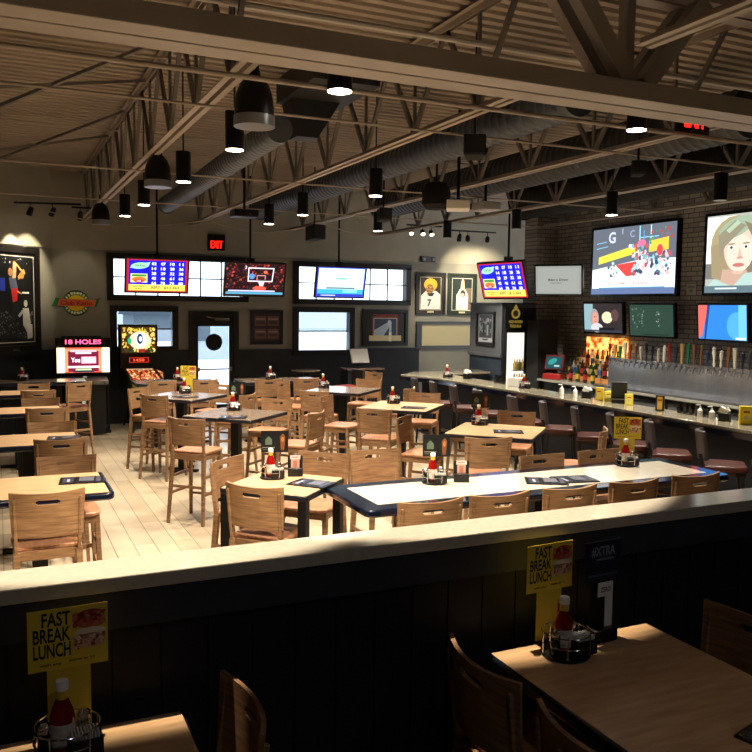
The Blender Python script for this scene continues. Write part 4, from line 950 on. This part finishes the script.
# ---- arcade machines
r = thing('golf_arcade_machine', 'black golf arcade machine with 18 HOLES marquee and big screen', 'arcade machine', (1.36, 15.0, 0))
MB().prismx([(0, .03), (.8, .03), (.8, 1.72), (.62, 1.72), (.62, 1.0), (0, .92)], -.34, .34).build('cabinet', BLKP, r, smooth=0, bevel=.006)
MB().prismx([(-.06, .9), (.42, .97), (.42, 1.03), (-.06, .96)], -.38, .38).build('control_panel', mat('control_panel', '8a8478', .3, var=.5, scale=14, col2='2a2a2a'), r, smooth=0)
MB().lathe([(.035, 0), (.035, .03), (.02, .045)], 0, .1, 1.0, 14).build('trackball', WHITE, r)
for k, c in enumerate(('c83028', '2848b0', 'd8b428')):
    MB().lathe([(.014, 0), (.014, .02)], -.2 + .07*k, .1, .985, 10).build('button', mat('btn_' + c, c, .3), r)
MB().span(-.46, .46, .28, .4, 1.06, 1.56).build('screen_housing', FR, r, bevel=.006)
p = Pic(1.5); w, h = .88, .44
p.rect(0, 0, w, h, 'fff0c0').rect(0, 0, .7*w, h, 'e0503c').rect(0, 0, .7*w, h*.9, 'f08a60').rect(0, -.02, .58*w, h*.82, '6a1430').rect(0, .16, .5*w, .03, 'f0b0c0').rect(0, .125, .3*w, .03, 'e8d0d8').rect(.1*w, .0, .28*w, .12, 'f0a8c0').text('Tube', .1*w, -.035, .08, 'ffffff', .24*w).text('You', -.15*w, -.035, .08, 'e8f4ff', .17*w).rect(0, -.12, .6*w, .035, 'f8e8f0').rect(0, -.165, .3*w, .03, 'a8d090').rect(0, -.2, .4*w, .03, '203040')
p.build('game_screen', r, (0, .279, 1.31))
MB().span(-.46, .46, .26, .44, 1.56, 1.7).build('marquee_box', FR, r, bevel=.004)
p = Pic(2.0); p.text('18 HOLES', 0, -.035, .075, 'ff5a8a', .6); p.build('marquee_lettering', r, (0, .259, 1.63))
dd = MB().span(-.16, .16, -.02, -.002, .45, .8).build('coin_door', BLKM, r, smooth=0)
MB().span(-.06, .0, -.03, -.02, .55, .65).build('coin_slot', WHITE, dd, smooth=0); MB().span(.04, .08, -.03, -.02, .58, .62).build('coin_slot', mat('led_red', 'c83028', emit=.8), dd, smooth=0)
mb = MB()
for x in (-.43, .43): mb.span(x-.02, x+.02, .42, .5, .03, 1.06)
mb.span(-.45, .45, .42, .5, 1.04, 1.08); mb.span(-.45, .45, .25, .75, .0, .03); mb.build('screen_stand', BLK, r, smooth=0)
# pinball
r = thing('pinball_machine', 'lit pinball machine with glowing backglass under the left window', 'pinball machine', (2.42, 14.95, 0))
ART = mat('pin_side_art', '2a2c1c', .4, scale=9, col2='7a7434')
MB().prismx([(0, .62), (1.25, .62), (1.25, 1.1), (0, .92)], -.28, .28).build('cabinet', ART, r, smooth=0)
MB().prismx([(.06, .935), (1.0, 1.072), (1.0, 1.078), (.06, .941)], -.25, .25).build('playfield', mat('playfield', 'd84a28', scale=14, col2='5a1008', emit=0, rough=.4), r, smooth=0)
q = random.Random(9)
p = Pic(2.2); p.speck(40, -.24, .24, .1, .9, ('ff7038', 'ffd8a0', 'c82818', 'ffb050'), .009, .022, q); p.rect(0, .93, .48, .015, 'ffe8b0')
p.build('playfield_lights', r, (0, .06, .945), (rad(-81.7), 0, 0))
MB().span(-.35, .35, 1.05, 1.3, 1.1, 1.92).build('backbox', BLKP, r, bevel=.005)
p = Pic(1.3); w, h = .64, .5
p.rect(0, 0, w, h, '30200c').speck(34, -.31, .31, -.24, .24, ('c89828', 'f0d060', '5a2810', 'e0b860', '283c20'), .014, .04, q).ell(.02, -.01, .2, .17, 'd8c8a8').ell(.03, .0, .1, .13, 'e8f0ff').ell(.02, .02, .055, .1, '1c2850').ell(.03, .02, .03, .05, 'e8e8ff').ell(-.17, -.02, .035, .06, '28a068').ell(.2, -.03, .03, .05, 'b8d0b0').text('PINBALL', -.03, .16, .05, 'e8c040', .36).rect(.05, -.2, .12, .06, '8a2018')
p.build('backglass', r, (0, 1.049, 1.63)); p = Pic(1.3); p.rect(0, 0, .36, .1, 'b02818').rect(0, 0, .33, .075, '300806').text('1450', 0, -.025, .05, 'ff5838', .2); p.build('score_display', r, (0, 1.049, 1.25))
MB().span(-.27, .27, .0, .04, .93, .97).build('lockdown_bar', CHROME, r, bevel=.006)
for s in (-1, 1):
    for y in (.03, 1.2): MB().bar((s*.26, y, .75), (s*.27, y - .02, 0), .035, .035).build('leg', BLK, r, smooth=0)
    MB().span(s*.275-.006, s*.275+.006, .06, 1.05, .97, 1.09).build('side_rail', CHROME, r, smooth=0) if s > 0 else None
MB().tube([(.2, 0, .82), (.2, -.06, .82)], .012, 8).build('plunger', CHROME, r)

# ---- host stand with printer/monitor
r = thing('service_stand', 'small black service stand before the back wall', 'stand', (6.8, 15.45, 0))
MB().span(-.42, .42, -.2, .28, 1.02, 1.06).build('stand_top', TOPD, r, bevel=.006); MB().span(-.38, .38, -.15, .25, 0, 1.02).build('stand_body', NAVYW, r, smooth=0)
r = thing('desk_monitor', 'pale tilted monitor standing on the service stand', 'monitor', (6.75, 15.45, 1.06), rad(10))
MB().box(0, .02, .24, .42, .04, .3, rot=Matrix.Rotation(rad(-18), 3, 'X')).build('monitor_case', WHITE, r, bevel=.006); MB().span(-.1, .1, -.06, .12, 0, .02).build('monitor_base', BLKP, r, smooth=0); MB().bar((0, .06, .02), (0, .05, .2), .05, .03).build('monitor_neck', BLKP, r, smooth=0)

# ================================================================== TABLE SETTINGS
def make_caddy():
    r = thing('condiment_caddy', 'x', 'caddy')
    MB().lathe([(.085, 0), (.09, .006), (.09, .012), (.08, .014)], seg=24).build('tray', BLK, r)
    mb = MB()
    for z in (.05, .09):
        mb.tube([(.088*math.cos(2*PI*k/20), .088*math.sin(2*PI*k/20), z) for k in range(21)], .0025, 5, cap=False)
    for k in range(5): a = 2*PI*k/5 + .3; mb.tube([(.086*math.cos(a), .086*math.sin(a), .01), (.088*math.cos(a), .088*math.sin(a), .095)], .0025, 5)
    mb.tube([(0, .045, .012), (0, .045, .19)], .004, 6); mb.build('wire_rack', CHROME, r)
    return r
def make_ketchup():
    r = thing('ketchup_bottle', 'x', 'bottle')
    MB().lathe([(.026, 0), (.031, .008), (.032, .06), (.034, .1), (.028, .125), (.016, .155), (.0145, .185)], seg=20).build('bottle_body', KETCH, r)
    MB().lathe([(.0325, .025), (.0335, .09)], seg=20).build('bottle_label', mat('ketchup_label', 'd8d0c4', .4, col2='b8a898', scale=60), r)
    MB().lathe([(.0162, .152), (.0155, .18)], seg=16).build('neck_label', mat('neck_label', 'd0b040', .4), r)
    MB().lathe([(.018, .18), (.0185, .2), (.016, .205)], seg=16).build('bottle_cap', WHITE, r)
    return r
def make_shaker(m, nm):
    r = thing(nm, 'x', 'shaker')
    MB().lathe([(.019, 0), (.02, .004), (.017, .075)], seg=14).build('shaker_glass', SHAKER, r)
    MB().lathe([(.0165, .003), (.015, .05)], seg=12).build('filling', m, r)
    MB().lathe([(.018, .072), (.019, .08), (.017, .092), (.008, .1)], seg=14).build('shaker_cap', CHROME, r)
    return r
def make_packets():
    r = thing('packet_holder', 'x', 'sweetener holder')
    mb = MB(); mb.span(-.045, .045, -.035, .035, 0, .004)
    for a in ((-.045, -.042, -.035, .035), (.042, .045, -.035, .035), (-.045, .045, -.035, -.032), (-.045, .045, .032, .035)): mb.span(a[0], a[1], a[2], a[3], .004, .055)
    mb.build('holder_box', BLKP, r, smooth=0)
    mb = MB(); q = random.Random(1)
    for k in range(9): mb.box(-.034 + .0085*k, q.uniform(-.004, .004), .038, .004, .05, .06, rot=Matrix.Rotation(q.uniform(-.1, .1), 3, 'X'))
    o = mb.build('sweetener_packets', PAPER, r, smooth=0); o['kind'] = 'stuff'
    return r
CAD = Kind(make_caddy()); KET = Kind(make_ketchup()); SAL = Kind(make_shaker(WHITE, 'salt_shaker')); PEP = Kind(make_shaker(mat('pepper', '3a342e', .9), 'pepper_shaker')); PAK = Kind(make_packets())
def sign_pic():
    q = random.Random(6); p = Pic(0, rough=.35)
    w, h = .22, .18; p.rect(0, .09, w, h, 'e0c43c')
    for i, t in enumerate(('FAST', 'BREAK', 'LUNCH')): p.text(t, -.045 + (.012 if i == 0 else 0), .13 - .046*i, .04, '14140e', .078 if i == 0 else .102, i > 0)
    p.ell(.057, .142, .045, .024, '9a3020', .1).ell(.063, .126, .043, .016, 'c8603a').speck(14, .01, .105, .115, .162, ('8a2418', 'b84a30', 'c87858'), .004, .009, q).ell(.06, .1, .044, .013, 'e8d8b8').ell(.059, .084, .046, .011, 'b07850').ell(.058, .066, .042, .014, 'd8a888').speck(12, .014, .104, .05, .096, ('c88868', '8a4a30', 'e8ceb0'), .004, .008, q)
    p.text('with any', -.05, .016, .007, '3a3410', .06).text('starts at 11', .035, .02, .007, '3a3410', .07, True)
    return p
def make_sign():
    r = thing('table_sign', 'x', 'table sign')
    o = MB().span(-.11, .11, 0, .002, .2, .38).span(-.06, .06, 0, .002, .012, .2).build('sign_card', mat('sign_yellow', 'd0b438', .4), r, smooth=0)
    sign_pic().build('sign_print', r, (0, -.0001, .2))
    p = Pic(0, rough=.35); p.rect(0, 0, .118, .186, 'd0b438'); p.build('stem_print', r, (0, -.0001, .106))
    MB().span(-.06, .06, -.02, .02, 0, .012).build('sign_foot', BLKP, r, smooth=0)
    return r
SIGN = Kind(make_sign())
def make_beer_card():
    r = thing('beer_card_stand', 'x', 'card stand')
    MB().span(-.1, .1, 0, .003, .17, .33).build('card', mat('card_black', '0e1214', .4), r, smooth=0)
    p = Pic(0, rough=.4); p.poly([(-.07, .05), (-.07, .09), (-.045, .115), (-.02, .09), (-.02, .05)], '5c6e5a').poly([(.045, .01), (.07, .01), (.078, .11), (.06, .135), (.037, .11)], '7a4a2c').ell(.058, .09, .01, .02, 'b07a4a').rect(-.045, .03, .09, .006, '8a8a80').rect(-.045, .015, .08, .005, '6a6a60', True)
    p.build('card_print', r, (0, -.001, .175))
    MB().tube([(0, .0015, .012), (0, .0015, .2)], .005, 6).build('stem', BLK, r); MB().span(-.05, .05, -.03, .03, 0, .012).build('card_foot', BLKP, r, smooth=0)
    return r
BCARD = Kind(make_beer_card())
def make_holder():
    r = thing('menu_card_holder', 'x', 'card holder')
    mb = MB(); mb.span(-.055, .055, -.02, .02, 0, .06); mb.span(-.055, .055, .014, .02, .06, .15); mb.build('holder_body', BLKP, r, bevel=.003)
    p = Pic(0); p.rect(0, 0, .062, .11, 'c89a8a').rect(0, .04, .075, .03, 'd8ccc8').text('DESSERT', 0, .036, .009, '8a3a3a', .05).rect(0, -.01, .03, .05, 'b07060'); p.build('promo_card', r, (0, .012, .1))
    return r
HOLD = Kind(make_holder())
def make_menu():
    r = thing('menu', 'x', 'menu'); q = random.Random(12)
    MB().box(0, 0, .004, .22, .3, .008).build('menu_cover', BLKP, r, smooth=0)
    p = Pic(0, rough=.2); p.rect(0, 0, .21, .29, '1a1a20').rect(0, .09, .19, .07, '3a3a48').rect(.02, -.03, .14, .1, '62626c').rect(0, -.11, .17, .03, '4a4a58').rect(-.02, .09, .1, .02, '9a9aa8'); p.build('menu_print', r, (0, 0, .0082), (rad(-90), 0, 0))
    return r
MENU = Kind(make_menu())
def setting(x, y, z, where, rz=0., sign=None, holder=None):
    g = 'condiments on the tables'
    CAD.put((x, y, z), rz, 'round wire condiment caddy on the ' + where, g)
    c, s = math.cos(rz), math.sin(rz)
    def at(a, b): return (x + a*c - b*s, y + a*s + b*c, z + .014)
    KET.put(at(-.012, .0), rz, 'red ketchup bottle with white cap on the ' + where, 'ketchup bottles')
    SAL.put(at(.048, .028), rz, 'salt shaker in the caddy on the ' + where, 'salt shakers')
    PEP.put(at(-.06, -.01), rz, 'pepper shaker in the caddy on the ' + where, 'pepper shakers')
    px, py, pz = at(.042, -.035); PAK.put((px, py, pz), rz, 'black sweetener packet holder on the ' + where, 'packet holders')
    if sign:
        q = (x + .02*c - .122*s, y + .02*s + .122*c, z)
        (SIGN if sign == 'y' else BCARD).put(q, rz, ('yellow FAST BREAK LUNCH sign on the ' if sign == 'y' else 'black beer card with brown tap picture on the ') + where, 'table signs' if sign == 'y' else 'beer cards')
    if holder: HOLD.put((x + holder*c - .05*s, y + holder*s + .05*c, z), rz, 'black promotional card holder on the ' + where, 'promo card holders')
ZI = 1.052
VA = rad(-25)
setting(2.83, 5.12, ZI, 'long navy-edged table, left end', VA, 'b', .2)
setting(4.62, 5.14, ZI, 'long navy-edged table, right end', VA - .12, 'y')
setting(1.8, 5.7, Z0, 'four-legged square table', VA + .15, 'b', .17)
setting(2.55, 9.6, Z0, 'dark square table beside the aisle', VA, 'b')
setting(2.4, 11.7, Z0, 'dark square table behind the aisle one', VA, 'y')
setting(4.55, 11.8, Z0, 'farthest middle square table', VA)
setting(4.7, 9.65, Z0, 'centre light square table', VA)
setting(4.72, 7.55, Z0, 'light square table behind the navy table', VA, 'b')
setting(2.7, 13.7, ZI, 'long table before the glass door', VA)
setting(4.25, 13.55, ZI, 'long table before the red-lettered photo', VA)
setting(.35, 14.35, ZI, 'last left-column table', VA)
setting(1.86, 2.35, ZI, 'lower right foreground table', rad(4), 'y')
setting(.15, 2.35, ZI, 'lower left foreground table', rad(2), 'y')
# extra card stand lower right table
r = thing('promo_stand', 'black promotional stand reading XTRA beside the lower right yellow sign', 'card stand', (2.07, 2.41, ZI), rad(4))
MB().span(-.055, .055, -.035, .035, 0, .05).build('stand_foot', BLKP, r, bevel=.004)
MB().span(-.09, .09, .0, .004, .22, .385).build('promo_card', mat('promo_navy', '1a2030', .35), r, smooth=0); MB().span(-.045, .075, .006, .016, .05, .3).build('stand_back', BLKP, r, smooth=0)
p = Pic(0, rough=.3); p.text('#XTRA', 0, .045, .035, '8a90a0', .12).rect(.01, .03, .09, .008, '70788a').rect(0, -.03, .15, .008, '505a6c'); p.build('promo_print', r, (0, -.0005, .285))
MB().span(-.025, .05, -.006, -.003, .17, .225).span(0.012, .05, -.006, -.003, .05, .17).build('paper_tag', PAPER, r, smooth=0)
p = Pic(0); p.text('ZERO', 0, 0, .018, '4a4a58', .05); p.build('tag_lettering', r, (.012, -.0065, .188))
MN = [(.52, 6.1, 8, 'nearest left-column table'), (.54, 8.1, 8, 'second left-column table'), (.5, 10.35, 8, 'third left-column table'), (.5, 12.4, 5, 'fourth left-column table')]
for x, y, a, l in MN: MENU.put((x, y, ZI), rad(a + 75), 'dark laminated menu lying on the ' + l, 'menus on the tables')
MENU.put((3.62, 4.86, ZI), rad(60), 'dark menu lying mid-table on the long navy-edged table', 'menus on the tables')
MENU.put((3.86, 4.84, ZI), rad(80), 'dark menu with pale page on the long navy-edged table, right one', 'menus on the tables')
MENU.put((2.0, 5.4, Z0), rad(40), 'dark menu lying on the four-legged square table', 'menus on the tables')
MENU.put((2.38, 8.98, Z0), rad(70), 'dark menu lying on the square table beside the aisle', 'menus on the tables')
MENU.put((2.3, 11.2, Z0), rad(30), 'dark menu lying on the square table behind the aisle one', 'menus on the tables')
MENU.put((4.72, 7.0, Z0), rad(60), 'dark menu lying on the light square table behind the navy table', 'menus on the tables')
MENU.put((4.72, 9.1, Z0), rad(50), 'dark menu lying on the centre light square table', 'menus on the tables')
MENU.put((2.1, 1.56, ZI), rad(15), 'dark menu on the lower right table, at the bottom edge', 'menus on the tables')

# ---- things on the bar
ZB = 1.1
for x, y, l in ((7.14, 12.5, 'far corner of the bar'), (7.3, 10.42, 'bar before the lit cooler')):
    setting(x, y, ZB, l, rad(-30))
NP = MB(); 
def make_napkin():
    r = thing('napkin_dispenser', 'x', 'napkin dispenser'); MB().span(-.06, .06, -.05, .05, 0, .09).build('dispenser_body', BLKP, r, bevel=.005)
    mb = MB(); mb.box(-.01, 0, .115, .09, .07, .06, rot=Matrix.Rotation(.4, 3, 'Y')); mb.box(.02, .01, .12, .05, .06, .05, rot=Matrix.Rotation(-.5, 3, 'Y')); mb.build('napkins', PAPER, r, smooth=0)
    return r
NAP = Kind(make_napkin())
for x, y, l in ((7.3, 12.1, 'near the far corner of the bar'), (7.33, 8.98, 'mid bar before the amber shelf'), (7.3, 6.6, 'at the right end of the bar')): NAP.put((x, y, ZB), rad(-60), 'black napkin dispenser with white napkins ' + l, 'napkin dispensers')
def make_shot():
    r = thing('drinking_glass', 'x', 'glass'); MB().lathe([(.03, 0), (.036, .13), (.034, .13), (.028, .008)], seg=16).build('tumbler', SHAKER, r); return r
GL = Kind(make_shot())
for k in range(6): GL.put((7.34, 7.3 - .09*k, ZB), 0, 'upturned clear tumbler on the bar, %s from the left of the six' % ord_[k], 'tumblers on the bar')
for k in range(3): GL.put((7.36, 11.3 - .1*k, ZB), 0, 'clear tumbler near the cooler, %s from the left of the three' % ord_[k], 'tumblers near the cooler')
r = thing('white_dispenser', 'x', 'dispenser'); MB().lathe([(.03, 0), (.03, .08), (.012, .1), (.01, .12)], seg=14).build('bottle_body', WHITE, r); mb = MB(); mb.tube([(0, 0, .12), (0, 0, .14), (.05, 0, .14)], .007, 6); mb.build('spout', WHITE, r)
DS = Kind(r)
for x, y, l in ((7.3, 9.5, 'left of pair mid bar'), (7.3, 9.2, 'right of pair mid bar'), (7.3, 6.95, 'at right, left of pair'), (7.3, 6.78, 'at right, right of pair')): DS.put((x, y, ZB), rad(160), 'white pump dispenser on the bar, ' + l, 'white pump dispensers')
tag(MB().span(-.12, .12, -.07, .07, 0, .14).build('white_box', PAPER, loc=(7.33, 10.72, ZB), rot=(0, 0, rad(-30)), bevel=.004), 'white open box on the bar before the lit cooler', 'box')
def menu_box(x, y, rz, w, h, label, c1, c2):
    r = thing('promo_box', label, 'display stand', (x, y, ZB), rz, 'yellow and black displays on the bar')
    MB().span(-w/2, w/2, -.03, .03, 0, h).build('display_body', mat('disp_' + c1, c1, .4), r, bevel=.003)
    p = Pic(0, rough=.4); p.rect(0, 0, w*.6, h*.8, c2).rect(0, h*.2, w*.5, h*.12, 'b04a30').ell(0, -h*.1, w*.2, h*.12, 'c8b890'); p.build('display_print', r, (0, -.031, h/2))
menu_box(7.33, 8.72, rad(-60), .1, .17, 'tall thin yellow display on the bar left of the dark terminal', 'c8a838', 'd8c040')
menu_box(7.33, 8.55, rad(-35), .1, .14, 'yellow display on the bar just left of the dark terminal', 'd8c838', 'e0d860')
menu_box(7.33, 8.16, rad(-35), .1, .14, 'yellow display on the bar just right of the dark terminal', 'd0c030', 'e0d060')
menu_box(7.27, 7.55, rad(-50), .1, .19, 'black and yellow display standing alone on the bar before the taps', '2a2024', 'd8b030')
menu_box(7.28, 6.3, rad(-35), .13, .2, 'bright yellow display at the right end of the bar', 'e8d020', 'f0dc30')
r = thing('order_terminal', 'dark order terminal between two yellow displays on the bar', 'terminal', (7.34, 8.36, ZB), rad(145))
MB().span(-.09, .09, -.06, .06, 0, .05).build('terminal_base', BLKP, r, bevel=.004); MB().box(0, 0, .17, .2, .04, .22, rot=Matrix.Rotation(rad(-12), 3, 'X')).build('terminal_head', BLKP, r, bevel=.006)
# bottles in the middle of the back bar and right
for k, (y, i) in enumerate(((6.2, 3), (6.05, 0), (5.9, 1))): LB[i].put((7.3, y - .2, ZB), 0, '%s bottle standing at the right end of the bar, %s of three' % (BN[i], ord_[k]), 'bottles at the right end of the bar')

# ================================================================== LIGHT & WORLD
W = bpy.data.worlds.new('world'); S.world = W; W.use_nodes = True
nt = W.node_tree; bg = nt.nodes['Background']
sk = nt.nodes.new('ShaderNodeTexSky'); sk.sky_type = 'HOSEK_WILKIE'; sk.turbidity = 8; sk.sun_direction = Vector((.5, .6, .35)).normalized()
no = nt.nodes.new('ShaderNodeTexNoise'); no.inputs['Scale'].default_value = 3.2; no.inputs['Detail'].default_value = 6
tc = nt.nodes.new('ShaderNodeTexCoord'); nt.links.new(tc.outputs['Generated'], no.inputs['Vector'])
rp = nt.nodes.new('ShaderNodeValToRGB'); rp.color_ramp.elements[0].position = .35; rp.color_ramp.elements[0].color = (.7, .79, .9, 1); rp.color_ramp.elements[1].position = .62; rp.color_ramp.elements[1].color = (1, 1, 1, 1)
nt.links.new(no.outputs['Fac'], rp.inputs[0]); nt.links.new(rp.outputs[0], bg.inputs['Color']); bg.inputs['Strength'].default_value = 2.6
nt.nodes.remove(sk)
# accent downlights over the foreground (ceiling can with a narrow beam), then added fill behind the viewer
def fore_spot(x, y, tx, ty, power, size, label):
    r = thing('cylinder_downlight', label, 'ceiling light', (x, y, 0), group='black cylinder downlights')
    MB().lathe([(.07, 0), (.075, 0), (.075, .3), (.02, .305)], 0, 0, 3.75, 20).build('lamp_housing', BLK, r)
    MB().tube([(0, 0, 4.05), (0, 0, 4.7)], .008, 6).build('stem', BLK, r)
    spot('downlight', (0, 0, 3.7), (tx - x, ty - y, 1.05), power, size, .15, (1, .84, .62), r, .02)
fore_spot(1.85, 3.0, 1.85, 3.96, 520, 70, 'narrow beam downlight above the half wall, right of the camera')
fore_spot(.45, 3.05, .45, 4.0, 520, 70, 'narrow beam downlight above the half wall, left of the camera')

can_light(.6, -.8, 12, 'added dim fill light in the ceiling behind the camera', zb=3.9, ln=.25, size=140, col=(.8, .88, 1))  # unseen bluish fill, added to lift the dark foreground
can_light(3.2, -.8, 8, 'added dim fill light in the ceiling behind and right of the camera', zb=3.9, ln=.25, size=140, col=(.8, .88, 1))  # second added fill out of view, on the right
S.view_settings.view_transform = 'Standard'; S.view_settings.look = 'None'; S.view_settings.gamma = 1; S.view_settings.use_curve_mapping = False
S.view_settings.exposure = 0.42
for o in list(bpy.data.objects):
    if o.get('label') == 'x': print('UNUSED KIND', o.name)
